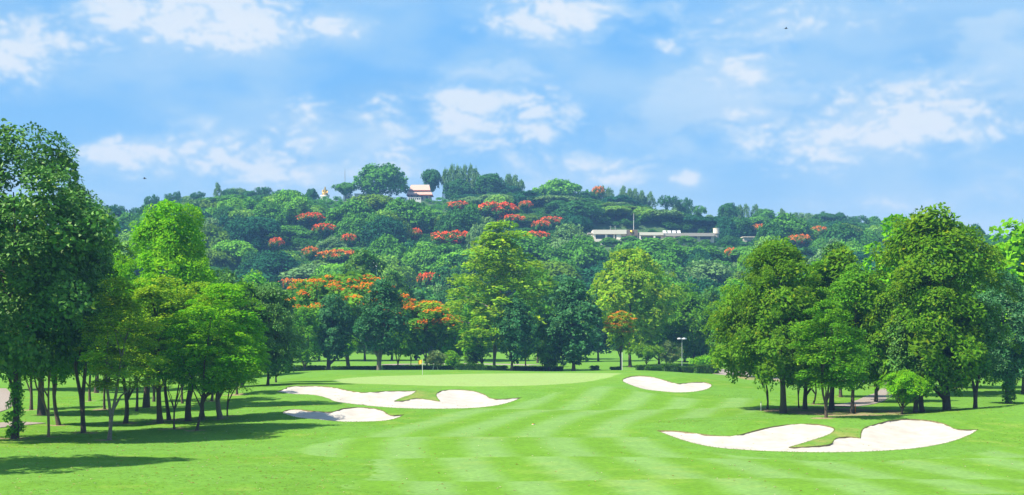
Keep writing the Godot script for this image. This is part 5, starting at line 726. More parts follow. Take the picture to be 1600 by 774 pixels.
func profile(form: String, t: float) -> float:
	var a: Array = PROFILES[form]
	var f := clampf(t, 0.0, 0.9999) * (a.size() - 1)
	return lerpf(a[int(f)], a[int(f) + 1], f - int(f))

class Leaves:
	# collects transformed clumps; quads of four vertices
	var v := PackedVector3Array()
	var c := PackedColorArray()

func leaves_mesh(l: Leaves) -> ArrayMesh:
	var quads := l.v.size() / 4
	while quad_index.size() < quads * 6:
		var k := quad_index.size() / 6 * 4
		quad_index.append_array(PackedInt32Array([k, k + 1, k + 2, k, k + 2, k + 3]))
	var a := Acc.new()
	a.v = l.v
	a.c = l.c
	a.i = quad_index.slice(0, quads * 6)
	return a.mesh()

func tinted(count: int, tone: Array, r: RandomNumberGenerator) -> PackedColorArray:
	var out := PackedColorArray()
	var lift := r.randf_range(0.84, 1.16)
	var warm := r.randf_range(0.88, 1.16)
	for k in count:
		var c: Color = tone[0].lerp(tone[1], r.randf()) * lift
		c.r *= warm * r.randf_range(0.9, 1.1)
		if r.randf() < 0.04: c = Color(c.r * 1.9, c.g * 1.25, c.b)
		c.a = 1.0
		for q in 4: out.append(c)
	return out

# crown of clumps that fill an envelope; returns [mesh, clump centres]
func crown(form: String, tone: int, w: float, bottom: float, top: float, off: float, dens: float, detail: int, s: int) -> Array:
	var r := RandomNumberGenerator.new()
	r.seed = s * 131 + 5
	var half := (top - bottom) * 0.5
	var rad: float
	var tpl := []
	var droop := 0.35
	var flat := 0.72
	var fill := 2.1
	match form:
		"plates":
			flat = 0.42
			droop = 0.5
			fill = 2.2
		"airy":
			flat = 0.46
			droop = 0.3
			fill = 1.9
		"umbrella": flat = 0.45
		"cone":
			flat = 1.0
			droop = -0.3
			fill = 1.1
		"tuft":
			fill = 1.2
	if detail == 0:
		rad = clampf(w * 0.21, 0.42, 1.1)
		for k in 5: tpl.append(template(150, 0.27 + 0.03 * k, 0.072 + 0.010 * k, droop, k + 1))
	elif detail == 1:
		rad = clampf(w * 0.25, 0.45, 1.45)
		for k in 5: tpl.append(template(54, 0.44 + 0.045 * k, 0.135 + 0.016 * k, droop, k + 11))
	else:
		rad = w * 0.25
		for k in 5: tpl.append(template(44, 0.55, 0.18, droop, k + 21))
	var rad_full := rad
	var area := 4.0 * PI * pow((pow(w * w, 1.6) + 2.0 * pow(w * half, 1.6)) / 3.0, 1.0 / 1.6)
	var count := int(clampf(dens * fill * area / (PI * rad * rad), 14, 300 if dens > 1.04 else (120 if detail == 0 else 180)))
	rad_full *= clampf(sqrt(dens * fill * area / (PI * rad * rad) / count), 1.0, 1.4)
	var cols := []
	for k in 14: cols.append(tinted(tpl[0].size() / 4, TONES[tone], r))
	var lumps := noise(s, 0.55, 2)
	var l := Leaves.new()
	var centres := []
	for k in count:
		var t := 0.0
		for tries in 8:
			t = r.randf()
			if r.randf() < profile(form, t) + 0.08: break
		var a := k * 2.399963 + r.randf_range(-0.3, 0.3)
		var reach := profile(form, t) * w * (1.0 + 0.62 * lumps.get_noise_3d(cos(a) * 1.6, t * 3.4, sin(a) * 1.6))
		var q := reach * (1.0 - 0.55 * pow(r.randf(), 1.7)) - rad * 0.45
		if form == "airy" or form == "plates":
			t = clampf((roundf(t * 8.0) + r.randf_range(-0.42, 0.42)) / 8.0, 0, 1)
		var sprig := r.randf() < 0.2 and t > 0.15
		if sprig: q = reach * r.randf_range(1.02, 1.16) - rad * 0.3
		var way := Vector3(cos(a), 0, sin(a))
		var c := way * maxf(q, 0.0) + Vector3(off, lerpf(bottom + rad * 0.4, top - rad * 0.55, t), 0)
		var lean := (way * 0.55 + Vector3(0, 0.35 + t * 0.7, 0) + random_way(r) * 0.25).normalized()
		if form == "airy" or form == "plates": lean = (way * 0.12 + Vector3.UP + random_way(r) * 0.12).normalized()
		var sx := lean.cross(random_way(r)).normalized()
		var sz := sx.cross(lean)
		var size := rad_full * (r.randf_range(0.42, 0.62) if sprig else r.randf_range(0.7, 1.3))
		var b := Basis(sx * size, lean * size * flat, sz * size * r.randf_range(0.8, 1.2))
		l.v.append_array(Transform3D(b, c) * tpl[k % 5])
		l.c.append_array(cols[r.randi() % cols.size()])
		centres.append(c)
	return [leaves_mesh(l), centres, rad]

func blossom_mesh(centres: Array, rad: float, middle: float, tone: int, share: float, s: int) -> ArrayMesh:
	var r := RandomNumberGenerator.new()
	r.seed = s + 900
	var l := Leaves.new()
	var tpl := template(46, 0.42, 0.17, 0.0, 61)
	var cols := []
	for k in 6: cols.append(tinted(46, TONES[tone], r))
	var patches := noise(s + 3, 0.13, 2)
	for c in centres:
		if c.y > middle and patches.get_noise_3dv(c) + r.randf_range(-0.25, 0.25) > 0.35 - share:
			var size: float = rad * r.randf_range(0.55, 1.0)
			l.v.append_array(Transform3D(Basis(Vector3.UP, r.randf() * TAU) * Basis.from_scale(Vector3(size, size * 0.34, size)), c + Vector3(0, rad * 0.38, 0)) * tpl)
			l.c.append_array(cols[r.randi() % 6])
	if l.v.is_empty():
		l.v.append_array(Transform3D(Basis.from_scale(Vector3.ONE * rad), centres[0]) * tpl)
		l.c.append_array(cols[0])
	return leaves_mesh(l)

func trunk_mesh(height: float, bottom: float, top: float, off: float, radius: float, lean: float, fork: int, limbs: int, centres: Array, detail: int, s: int) -> ArrayMesh:
	var r := RandomNumberGenerator.new()
	r.seed = s * 17 + 3
	var sides := 9 if detail == 0 else 6
	var m := Acc.new()
	var tip := bottom + (top - bottom) * 0.72
	var wob := Vector3(r.randf_range(-1, 1), 0, r.randf_range(-1, 1)) * 0.05 * bottom
	var spine := func(t: float, to: Vector3) -> Vector3:
		return Vector3(0, -0.2, 0).lerp(to, t) + Vector3(-lean * bottom * 0.45 * sin(PI * minf(t * 1.6, 1.0)), 0, 0) + wob * sin(t * 9.0)
	var heads := [Vector3(off * 0.8, tip, 0)]
	if fork == 1:
		heads = [Vector3(off - maxf(0.7, bottom * 0.2), tip * 0.92, 0.4), Vector3(off + maxf(0.7, bottom * 0.18), tip, -0.4)]
	var split := bottom * 0.42 / tip
	for h in heads.size():
		var pts := []
		var rr := []
		var n := 11
		for k in n:
			var t := float(k) / (n - 1)
			var mid: Vector3 = spine.call(t, Vector3(off * 0.4, tip, 0))
			var p: Vector3 = spine.call(t, heads[h])
			if fork == 1: p = mid.lerp(p, rise(split * 0.6, split * 2.6, t))
			if fork == 1 and h == 1: p += Vector3(0.01, 0, 0.02)
			pts.append(p)
			var flare := 1.0 + 0.4 * exp(-t * tip / (radius * 2.2))
			rr.append(radius * 0.72 * flare * pow(1.0 - t * 0.88, 0.8) * (0.72 if fork == 1 else 1.0))
		m.tube(pts, rr, sides)
	for k in limbs:
		var c: Vector3 = centres[r.randi() % centres.size()]
		var h: Vector3 = heads[k % heads.size()]
		var t := clampf((c.y - r.randf_range(1.0, 3.5)) / tip, bottom * 0.55 / tip, 0.92)
		var from: Vector3 = spine.call(t, h)
		if fork == 1:
			from = spine.call(t, Vector3(off * 0.4, tip, 0)).lerp(from, rise(split * 0.6, split * 2.6, t))
		var bend := from.lerp(c, 0.5) + Vector3(0, r.randf_range(-0.1, 0.5), 0) + random_way(r) * 0.25
		var base := radius * pow(1.0 - t * 0.88, 0.8) * 0.5
		m.tube([from, from.lerp(bend, 0.6), bend, bend.lerp(c, 0.55), c], [base, base * 0.82, base * 0.62, base * 0.42, base * 0.16], 5)
	return m.mesh()

func tree(a: Array):
	var at := on_ground(a[3], a[4])
	var category := "tree"
	if a[0] == "shrub": category = "shrub"
	var o := thing(a[0], a[19], category, at, a[20])
	var made := crown(a[1], a[2], a[7], a[6], a[5], a[8], a[13], a[17], a[18])
	part(o, "trunk", trunk_mesh(a[5], a[6], a[5], a[8], a[9], a[10], a[11], a[16], made[1], a[17], a[18]), mat["bark%d" % a[15]])
	part(o, "crown", made[0], (mat.waxy_leaf if a[17] == 0 else mat.gloss_leaf) if a[2] in [0, 4] else mat.leaf)
	if a[14] > 0:
		part(o, "blossom", blossom_mesh(made[1], made[2], lerpf(a[6], a[5], 0.35), 7, 0.7 if a[14] == 1 else 1.0, a[18]), mat.leaf)
	if a[12] == 1:
		var r := RandomNumberGenerator.new()
		r.seed = a[18]
		var l := Leaves.new()
		var tpl := template(70, 0.6, 0.17, 0.6, 71)
		var cols := tinted(70, TONES[1], r)
		for k in 26:
			var y: float = r.randf_range(0.25, a[6] + 0.6)
			var w := r.randf() * TAU
			l.v.append_array(Transform3D(Basis(Vector3.UP, w) * Basis.from_scale(Vector3.ONE * r.randf_range(0.28, 0.5)), Vector3(cos(w) * 0.3, y, sin(w) * 0.3)) * tpl)
			l.c.append_array(cols)
		part(o, "ivy", leaves_mesh(l), mat.gloss_leaf)
	if a[0] == "young_tree" and a[2] == 6:
		for k in 4:
			var w := TAU * k / 4 + 0.6
			var m := Acc.new()
			m.tube([Vector3(cos(w) * 0.75, -0.1, sin(w) * 0.75), Vector3(cos(w) * 0.12, 1.75, sin(w) * 0.12)], [0.035, 0.03], 6)
			part(o, "prop", m.mesh(), mat.white)

# ------------------------------------------------------------------ sky
var cloud_big := noise(21, 1.0, 4)
var cloud_fine := noise(22, 1.0, 6)
func sky_color(az: float, el: float) -> Color:
	var ce := cos(deg_to_rad(el))
	var way := Vector3(sin(deg_to_rad(az)) * ce, sin(deg_to_rad(el)), -cos(deg_to_rad(az)) * ce)
	var t := pow(clampf(el / 14.0, 0, 1), 0.75)
	var c := Color(0.77, 0.895, 0.99).lerp(Color(0.43, 0.725, 0.99), t)
	c = c.lerp(Color(0.34, 0.63, 0.96), rise(14, 75, el))
	var p := Vector3(way.x, way.y * 2.3, way.z)
	var veil := cloud_big.get_noise_3dv(p * 4.2) * 0.75 + cloud_fine.get_noise_3dv(p * 9.0 + Vector3(3, 1, 0)) * 0.45
	c = c.lerp(Color(0.75, 0.875, 0.985), rise(-0.30, 0.36, veil) * 0.62)
	var grey := cloud_big.get_noise_3dv(Vector3(way.x, way.y * 4.5, way.z) * 3.4 + Vector3(9, 4, 2))
	c = c.lerp(Color(0.55, 0.77, 0.965), rise(0.02, 0.5, grey) * 0.55)
	c = c.lerp(Color(0.83, 0.915, 0.99), rise(7.5, 2.0, el) * 0.55)
	var lump := 0.0
	if absf(az) < 27.0 and el < 18.0:
		for k in CLOUDS:
			var dx: float = (az - k[0]) / k[2]
			var dy: float = (el - k[1]) / k[3]
			var q := dx * dx + dy * dy
			if q < 5.0: lump += 0.8 * k[4] * exp(-q * 0.9)
	lump += rise(-0.15, 0.4, cloud_big.get_noise_3dv(p * 3.1 + Vector3(0, 7, 5))) * 0.85 * maxf(rise(20, 27, absf(az)), rise(13.5, 18, el))
	var warp := Vector3(cloud_fine.get_noise_3dv(p * 12.0 + Vector3(5, 0, 0)), cloud_fine.get_noise_3dv(p * 12.0 + Vector3(0, 5, 0)), 0.0) * 0.02
	var fine := (absf(cloud_big.get_noise_3dv((p + warp) * 15.0)) + 0.7 * absf(cloud_big.get_noise_3dv((p + warp) * 38.0)) + 0.4 * absf(cloud_big.get_noise_3dv((p + warp) * 90.0))) * 1.5 - 0.5
	var sheet := rise(-0.05, 0.45, cloud_big.get_noise_3dv((p + warp * 2.0) * 6.5 + Vector3(2, 0, 8)) + fine * 0.22) * (0.35 + 0.65 * rise(-0.4, 0.3, veil))
	c = c.lerp(Color(0.82, 0.91, 0.99), sheet * 0.6)
	var soft := rise(0.0, 0.9, lump * (1.15 + fine * 1.0) + fine * 0.1)
	var crisp := rise(0.30, 1.0, lump * (1.0 + fine * 1.9) + fine * 0.25)
	c = c.lerp(Color(0.86, 0.925, 0.99), soft * 0.7)
	c = c.lerp(Color(0.975, 0.98, 0.995), crisp * 0.58)
	return c

func sky_image() -> Image:
	var im := Image.create_empty(1024, 512, false, Image.FORMAT_RGB8)
	im.fill(Color(0.60, 0.70, 0.66))
	for y in 257:
		var el := 90.0 - (y + 0.5) / 512.0 * 180.0
		for x in 1024:
			im.set_pixel((x + 512) % 1024, y, sky_color((x + 0.5) / 1024.0 * 360.0 - 180.0, maxf(el, 0.0)))
	im.resize(4096, 2048, Image.INTERPOLATE_CUBIC)
	for y in range(830, 1026):
		var el := 90.0 - (y + 0.5) / 2048.0 * 180.0
		for x in range(1770, 2326):
			im.set_pixel((x + 2048) % 4096, y, sky_color((x + 0.5) / 4096.0 * 360.0 - 180.0, maxf(el, 0.0)))
	return im

# ------------------------------------------------------------------ ground
func scan(mask: PackedByteArray, w: int, h: int, poly: Array, value: int) -> PackedByteArray:
	# fills a polygon of (column, row) points
	var lo := h
	var hi := 0
	for p in poly:
		lo = mini(lo, int(p.y))
		hi = maxi(hi, int(p.y) + 1)
	for y in range(maxi(lo, 0), mini(hi, h)):
		var cuts := []
		for k in poly.size():
			var a: Vector2 = poly[k]
			var b: Vector2 = poly[(k + 1) % poly.size()]
			if (a.y <= y + 0.5) != (b.y <= y + 0.5):
				cuts.append(a.x + (y + 0.5 - a.y) / (b.y - a.y) * (b.x - a.x))
		cuts.sort()
		for k in range(0, cuts.size() - 1, 2):
			for x in range(maxi(0, int(cuts[k] + 0.5)), mini(w, int(cuts[k + 1] + 0.5))):
				mask[y * w + x] = value
	return mask

const TEX_W := 1024
const TEX_H := 1536
func to_texel(p: Vector2) -> Vector2:
	return Vector2((p.x + 64.0) * 8.0, (-p.y - 50.0) * 8.0)

func lawn_texture() -> ImageTexture:
	var zone := PackedByteArray()
	zone.resize(TEX_W * TEX_H)
	for z in [[FAIRWAY, 1], [COLLAR, 3], [GREEN, 2]]:
		var pts := []
		for p in z[0]: pts.append(to_texel(p))
		zone = scan(zone, TEX_W, TEX_H, pts, z[1])
	for s in TONGUES:
		var pts := []
		for p in s: pts.append(to_texel(p))
		zone = scan(zone, TEX_W, TEX_H, pts, 5)
	for s in SOIL:
		var pts := []
		for p in s: pts.append(to_texel(p))
		zone = scan(zone, TEX_W, TEX_H, pts, 4)
	# worn soil round the trunks
	var r := RandomNumberGenerator.new()
	r.seed = 5
	for t in TREES:
		if t[4] < 175.0 and r.randf() < 0.75:
			var c := to_texel(Vector2(t[3], -t[4]))
			var pts := []
			var q := r.randf_range(0.5, 1.1)
			for k in 14: pts.append(c + Vector2(cos(TAU * k / 14), sin(TAU * k / 14)) * 8.0 * q * r.randf_range(0.7, 1.5))
			zone = scan(zone, TEX_W, TEX_H, pts, 4)
	var n1 := noise(31, 0.008, 4).get_image(TEX_W, TEX_H).get_data()
	var n2 := noise(32, 0.045, 4).get_image(TEX_W, TEX_H).get_data()
	var n3 := noise(33, 0.35, 2).get_image(TEX_W, TEX_H).get_data()
	var rough := srgb(0.106, 0.234, 0.036)
	var light := srgb(0.150, 0.272, 0.086)
	var vivid := srgb(0.098, 0.222, 0.020)
	var putting := srgb(0.215, 0.315, 0.105)
	var fringe := srgb(0.115, 0.240, 0.034)
	var soil := srgb(0.26, 0.20, 0.135)
	var long_grass := srgb(0.19, 0.215, 0.06)
	var dry := srgb(0.20, 0.24, 0.06)
	var out := PackedByteArray()
	out.resize(TEX_W * TEX_H * 3)
	for y in TEX_H:
		var d := y / 8.0 + 50.0
		var line := 0.0
		var turn := 1.0
		line = 1.0 + 13.0 * rise(86, 165, d) + 3.0 * rise(90, 60, d)
		if d > 79.0 and d <= 92.5: line += 1.9
		if d < 68.5: line += 2.2
		if d > 126.0: line += 2.0
		for x in TEX_W:
			var k := y * TEX_W + x
			var m1 := n1[k] / 255.0
			var m2 := n2[k] / 255.0
			var m3 := n3[k] / 255.0
			var c := rough
			var jx := clampi(x + int((m3 - 0.5) * 9.0 + (m2 - 0.5) * 8.0), 0, TEX_W - 1)
			var here := zone[clampi(y + int((m3 - 0.5) * -9.0), 0, TEX_H - 1) * TEX_W + jx]
			match here:
				0, 4:
					c = rough.lerp(vivid, clampf((m1 - 0.45) * 2.2, 0, 0.6))
					c = c.lerp(dry, clampf((m1 * 0.55 + m2 * 0.55 - 0.68) * 2.2, 0, 0.4))
					if here == 4: c = c.lerp(soil, clampf((m2 * 0.6 + m3 * 0.6 - 0.35) * 3.0, 0, 1))
				1:
					var u := (x / 8.0 - 64.0 - line + (m2 - 0.5) * 0.4) / 2.45
					var s := clampf((absf(u - 2.0 * floorf(u / 2.0) - 1.0) - 0.5) * 2.1 + 0.5, 0, 1)
					c = vivid.lerp(light, s * 0.7 + 0.15)
					c = c.lerp(dry, clampf((m1 * 0.5 + m2 * 0.5 - 0.64) * 2.0, 0, 0.2))
				5:
					c = rough.lerp(long_grass, clampf(0.55 + (m2 - 0.5) * 1.4 + (m3 - 0.5) * 0.5, 0, 1))
				2:
					c = putting.lerp(light, clampf((m2 - 0.45) * 0.8, 0, 0.35))
				3:
					c = fringe
			var g := 0.93 + m2 * 0.10 + (m3 - 0.5) * 0.20
			out[k * 3] = clampi(int(c.r * g * 255), 0, 255)
			out[k * 3 + 1] = clampi(int(c.g * g * 255), 0, 255)
			out[k * 3 + 2] = clampi(int(c.b * g * 255), 0, 255)
	# the outermost texels carry on beyond the map: one even rough colour
	var im := Image.create_from_data(TEX_W, TEX_H, false, Image.FORMAT_RGB8, out)
	var edge := rough.lerp(vivid, 0.15)
	for b in [Rect2i(0, 0, TEX_W, 2), Rect2i(0, TEX_H - 2, TEX_W, 2), Rect2i(0, 0, 2, TEX_H), Rect2i(TEX_W - 2, 0, 2, TEX_H)]:
		im.fill_rect(b, edge)
	return ImageTexture.create_from_image(im)

func put_vertex(m: Acc, x: float, d: float, up: float, map: Callable):
	m.v.append(Vector3(x, map.call(x, d) + up, -d))
	var e := 0.35
	m.n.append(Vector3(map.call(x - e, d) - map.call(x + e, d), 2.0 * e, map.call(x, d + e) - map.call(x, d - e)).normalized())
	m.uv.append(Vector2((x + 64.0) / 128.0, (d - 50.0) / 192.0))
	m.uv2.append(Vector2(x, d) / 5.3)

func lines(spans: Array) -> Array:
	var out := []
	for s in spans:
		var v: float = s[0]
		while v < s[1] - 0.001:
			out.append(v)
			v += s[2]
	out.append(spans[-1][1])
	return out

func build_ground():
	var xs := lines([[-700, -200, 50], [-200, -64, 8], [-64, 64, 1.0], [64, 200, 8], [200, 700, 50]])
	var ds := lines([[-120, 0, 20], [0, 50, 5], [50, 180, 1.0], [180, 240, 2], [240, 340, 5]])
	var m := Acc.new()
	var cols := xs.size()
	for d in ds:
		for x in xs: put_vertex(m, x, d, 0.0, ground_at)
	var polys := []
	var boxes := []
	for b in BUNKERS:
		var p := PackedVector2Array(b)
		polys.append(p)
		var box := Rect2(p[0], Vector2.ZERO)
		for q in p: box = box.expand(q)
		boxes.append(box)
	for j in ds.size() - 1:
		for k in cols - 1:
			var cell := Rect2(xs[k], -ds[j + 1], xs[k + 1] - xs[k], ds[j + 1] - ds[j])
			var shape := [PackedVector2Array([cell.position, Vector2(cell.end.x, cell.position.y), cell.end, Vector2(cell.position.x, cell.end.y)])]
			var cut := false
			for b in polys.size():
				if boxes[b].intersects(cell):
					if Geometry2D.intersect_polygons(shape[0], polys[b]).is_empty(): continue
					cut = true
					var left := []
					for s in shape:
						left.append_array(Geometry2D.clip_polygons(s, polys[b]))
					shape = left
			if not cut:
				var p := j * cols + k
				m.i.append_array(PackedInt32Array([p, p + cols, p + cols + 1, p, p + cols + 1, p + 1]))
				continue
			for s in shape:
				var t := Geometry2D.triangulate_polygon(s)
				var first := m.v.size()
				for q in s: put_vertex(m, q.x, -q.y, 0.0, ground_at)
				m.upward(first, t)
	var lawn := StandardMaterial3D.new()
	lawn.albedo_texture = lawn_texture()
	lawn.texture_repeat = true
	lawn.roughness = 0.92
	lawn.metallic_specular = 0.0
	lawn.cull_mode = BaseMaterial3D.CULL_DISABLED
	lawn.texture_repeat = false
	setting("ground", m.mesh(), lawn, "mown golf course lawn with striped fairway and pale putting green")
	build_bunkers(polys)

func edge_distance(p: Vector2, poly: PackedVector2Array) -> float:
	var best := 1e9
	for k in poly.size():
		best = minf(best, p.distance_squared_to(Geometry2D.get_closest_point_to_segment(p, poly[k], poly[(k + 1) % poly.size()])))
	return sqrt(best)

func build_bunkers(polys: Array):
	var ripples := noise(51, 0.7, 4)
	var names := ["long white sand bunker with a grass tongue, left front of the green", "small kidney-shaped sand bunker below the long left bunker", "curved sand bunker at the right rear of the green", "big double-lobed sand bunker with a grass tongue at right front"]
	var fringe_tpl := template(26, 0.9, 0.12, 0.2, 81)
	for b in polys.size():
		var poly: PackedVector2Array = polys[b]
		var box := Rect2(poly[0], Vector2.ZERO)
		for q in poly: box = box.expand(q)
		var sand := func(x: float, d: float) -> float:
			return ground_at(x, d) + ripples.get_noise_2d(x, d) * 0.10
		var m := Acc.new()
		var step := 0.5
		var x := box.position.x - 0.1
		while x < box.end.x:
			var y := box.position.y - 0.1
			while y < box.end.y:
				var cell := PackedVector2Array([Vector2(x, y), Vector2(x + step, y), Vector2(x + step, y + step), Vector2(x, y + step)])
				for s in Geometry2D.intersect_polygons(cell, poly):
					var t := Geometry2D.triangulate_polygon(s)
					var first := m.v.size()
					for q in s:
						var drop := 0.055 + 0.26 * rise(0.0, 2.6, edge_distance(q, poly))
						put_vertex(m, q.x, -q.y, -drop, sand)
					m.upward(first, t)
				y += step
			x += step
		# smooth normals from the sand's own shape
		var st := SurfaceTool.new()
		m.n.clear()
		m.uv.clear()
		m.uv2.clear()
		st.create_from(m.mesh(), 0)
		st.index()
		st.generate_normals()
		var o := Node3D.new()
		o.name = numbered("sand_bunker")
		add_child(o)
		o.set_meta("kind", "structure")
		o.set_meta("label", names[b])
		part(o, "sand", st.commit(), mat.sand)
		var rim := Acc.new()
		var n := poly.size()
		var r := RandomNumberGenerator.new()
		r.seed = b + 40
		var l := Leaves.new()
		for k in n:
			var p := poly[k]
			var q := poly[(k + 1) % n]
			rim.quad(Vector3(p.x, ground_at(p.x, -p.y) + 0.01, p.y), Vector3(q.x, ground_at(q.x, -q.y) + 0.01, q.y), Vector3(q.x, ground_at(q.x, -q.y) - 0.12, q.y), Vector3(p.x, ground_at(p.x, -p.y) - 0.12, p.y))
			var steps := int(p.distance_to(q) / 0.22) + 1
			for s in steps:
				var e := p.lerp(q, (s + r.randf()) / steps)
				var size := r.randf_range(0.03, 0.06)
				l.v.append_array(Transform3D(Basis(Vector3.UP, r.randf() * TAU).scaled(Vector3.ONE * size), Vector3(e.x, ground_at(e.x, -e.y), e.y)) * fringe_tpl)
				l.c.append_array(tinted(26, [Color(0.13, 0.22, 0.035), Color(0.24, 0.26, 0.08)], r))
		part(o, "lip", rim.mesh(), mat.turf_edge)
		var f := part(o, "lip_grass", leaves_mesh(l), mat.leaf)
		f.set_meta("kind", "stuff")

func build_path(pts: Array, width: float, called: String, label: String):
	var c := Curve2D.new()
	for k in pts.size():
		var t: Vector2 = (pts[mini(k + 1, pts.size() - 1)] - pts[maxi(k - 1, 0)]) / 6.0
		c.add_point(pts[k], -t, t)
	var m := Acc.new()
	var long := c.get_baked_length()
	var steps := int(long / 1.2) + 2
	for s in steps:
		var o := long * s / (steps - 1)
		var p := c.sample_baked(o)
		var t := (c.sample_baked(minf(o + 0.5, long)) - c.sample_baked(maxf(o - 0.5, 0))).normalized()
		var side := Vector2(-t.y, t.x) * width * 0.5
		for e in [[-1.0, -0.06], [-0.99, 0.045], [-0.4, 0.06], [0.4, 0.06], [0.99, 0.045], [1.0, -0.06]]:
			var q: Vector2 = p + side * e[0]
			m.v.append(on_ground(q.x, -q.y, e[1]))
		if s > 0:
			for e in 5:
				var k := s * 6 + e
				m.i.append_array(PackedInt32Array([k - 6, k, k + 1, k - 6, k + 1, k - 5]))
	setting(called, m.mesh(), mat.path, label)

func build_hill():
	var xs := lines([[-1300, -400, 60], [-400, 400, 10], [400, 1300, 60]])
	var ds := lines([[334, 760, 10], [760, 1500, 60]])
	var m := Acc.new()
	var cols := xs.size()
	for d in ds:
		for x in xs: put_vertex(m, x, d, -0.2, ground_at)
	for j in ds.size() - 1:
		for k in cols - 1:
			var p := j * cols + k
			m.i.append_array(PackedInt32Array([p, p + cols, p + cols + 1, p, p + cols + 1, p + 1]))
	m.uv.clear()
	m.uv2.clear()
	setting("hill", m.mesh(), mat.scrub, "long wooded hill behind the golf course")
	# undergrowth that closes the wood between its trees
	var l := Leaves.new()
	var r := RandomNumberGenerator.new()
	r.seed = 8
	for k in 9:
		var w := TAU * k / 9
		l.v.append_array(Transform3D(Basis(Vector3.UP, w).scaled(Vector3(1.6, 1.2, 1.6) * r.randf_range(0.8, 1.2)), Vector3(cos(w) * 1.7 * (k % 3) * 0.6, 1.2 + r.randf() * 1.4, sin(w) * 1.7 * (k % 3) * 0.6)) * template(40, 0.5, 0.18, 0.3, 31 + k % 4))
		l.c.append_array(tinted(40, [Color(0.7, 0.8, 0.7), Color(1, 1, 1)], r))
	var spots := []
	var tints := []
	var d := 332.0
	while d < 722.0:
		var reach := d * 0.42 + 20.0
		var x := -reach
		while x < reach:
			var p := Vector2(x + r.randf_range(-3, 3), d + r.randf_range(-3, 3))
			x += 5.2
			if p.x > 22 and p.x < 110 and p.y > 552 and p.y < 590: continue
			if p.x > -108 and p.x < -28 and p.y > 684: continue
			var s := r.randf_range(0.6, 1.2)
			if p.x > 15 and p.x < 120 and p.y > 480 and p.y < 566: s *= 0.45
			var bright := p.x > -110 and p.x < -30 and p.y > 600
			if bright: s = r.randf_range(0.5, 0.8)
			spots.append(Transform3D(Basis(Vector3.UP, r.randf() * TAU).scaled(Vector3(s, s * r.randf_range(0.7, 1.1), s)), on_ground(p.x, p.y, -0.4)))
			tints.append((Color(0.090, 0.29, 0.03) if bright else Color(0.062, 0.205, 0.032)) * r.randf_range(0.75, 1.3))
		d += 5.5
	var mm := MultiMesh.new()
	mm.transform_format = MultiMesh.TRANSFORM_3D
	mm.use_colors = true
	mm.mesh = leaves_mesh(l)
	mm.instance_count = spots.size()
	for k in spots.size():
		mm.set_instance_transform(k, spots[k])
		mm.set_instance_color(k, tints[k])
	var o := MultiMeshInstance3D.new()
	o.name = "undergrowth"
	o.multimesh = mm
	o.material_override = mat.leaf
	add_child(o)
	o.set_meta("kind", "stuff")
	o.set_meta("label", "dense green undergrowth between the trees on the hill")

func build_hill_trees():
	var forms := ["round", "dome", "round", "umbrella", "umbrella", "dome", "oval", "tuft", "cone", "cone", "umbrella", "round"]
	var bottoms := [2.0, 2.0, 1.5, 4.5, 4.0, 1.5, 2.0, 5.0, 1.0, 1.5, 4.5, 0.3]
	var base_tone := [Color(0.75, 0.85, 0.75), Color(1.15, 1.1, 1.1)]
	TONES_PLAIN = base_tone
	var shapes := []
	for k in forms.size():
		var made := crown_plain(forms[k], 8.0, bottoms[k], 12.0, 1.25 if k < 7 else 1.0, 300 + k)
		var trunk := trunk_mesh(12.0, maxf(bottoms[k], 2.0), 12.0, 0.0, 0.42, 0.0, 0, 7, made[1], 2, 300 + k)
		var bloom: ArrayMesh = null
		if k == 10: bloom = blossom_mesh_plain(made[1], made[2], 4.6, 310)
		shapes.append([made[0], trunk, bloom])
	var tints := []
	for c in [Color(0.046, 0.165, 0.036), Color(0.092, 0.272, 0.028), Color(0.150, 0.385, 0.026), Color(0.150, 0.290, 0.090), Color(0.065, 0.19, 0.03), Color(0.07, 0.20, 0.03), Color(0.024, 0.120, 0.050), Color(0.120, 0.240, 0.020), Color(0.200, 0.400, 0.045)]:
		tints.append(leaf_material(0.65, 0.1, 0.7, c))
	var flower := [leaf_material(0.6, 0.3, 0.5, Color(0.95, 0.19, 0.03)), leaf_material(0.6, 0.3, 0.5, Color(0.95, 0.32, 0.03))]
	for t in HILL_TREES:
		var o := thing(t[7], t[8], "tree", on_ground(t[2], t[3], -0.2), t[9], t[6])
		var s: Array = shapes[t[0]]
		var size := Vector3(t[4] / 8.0, t[5] / 12.0, t[4] / 8.0)
		part(o, "trunk", s[1], mat.bark0).scale = size
		part(o, "crown", s[0], tints[t[1]]).scale = size
		if s[2]: part(o, "blossom", s[2], flower[0 if t[1] == 4 else 1]).scale = size

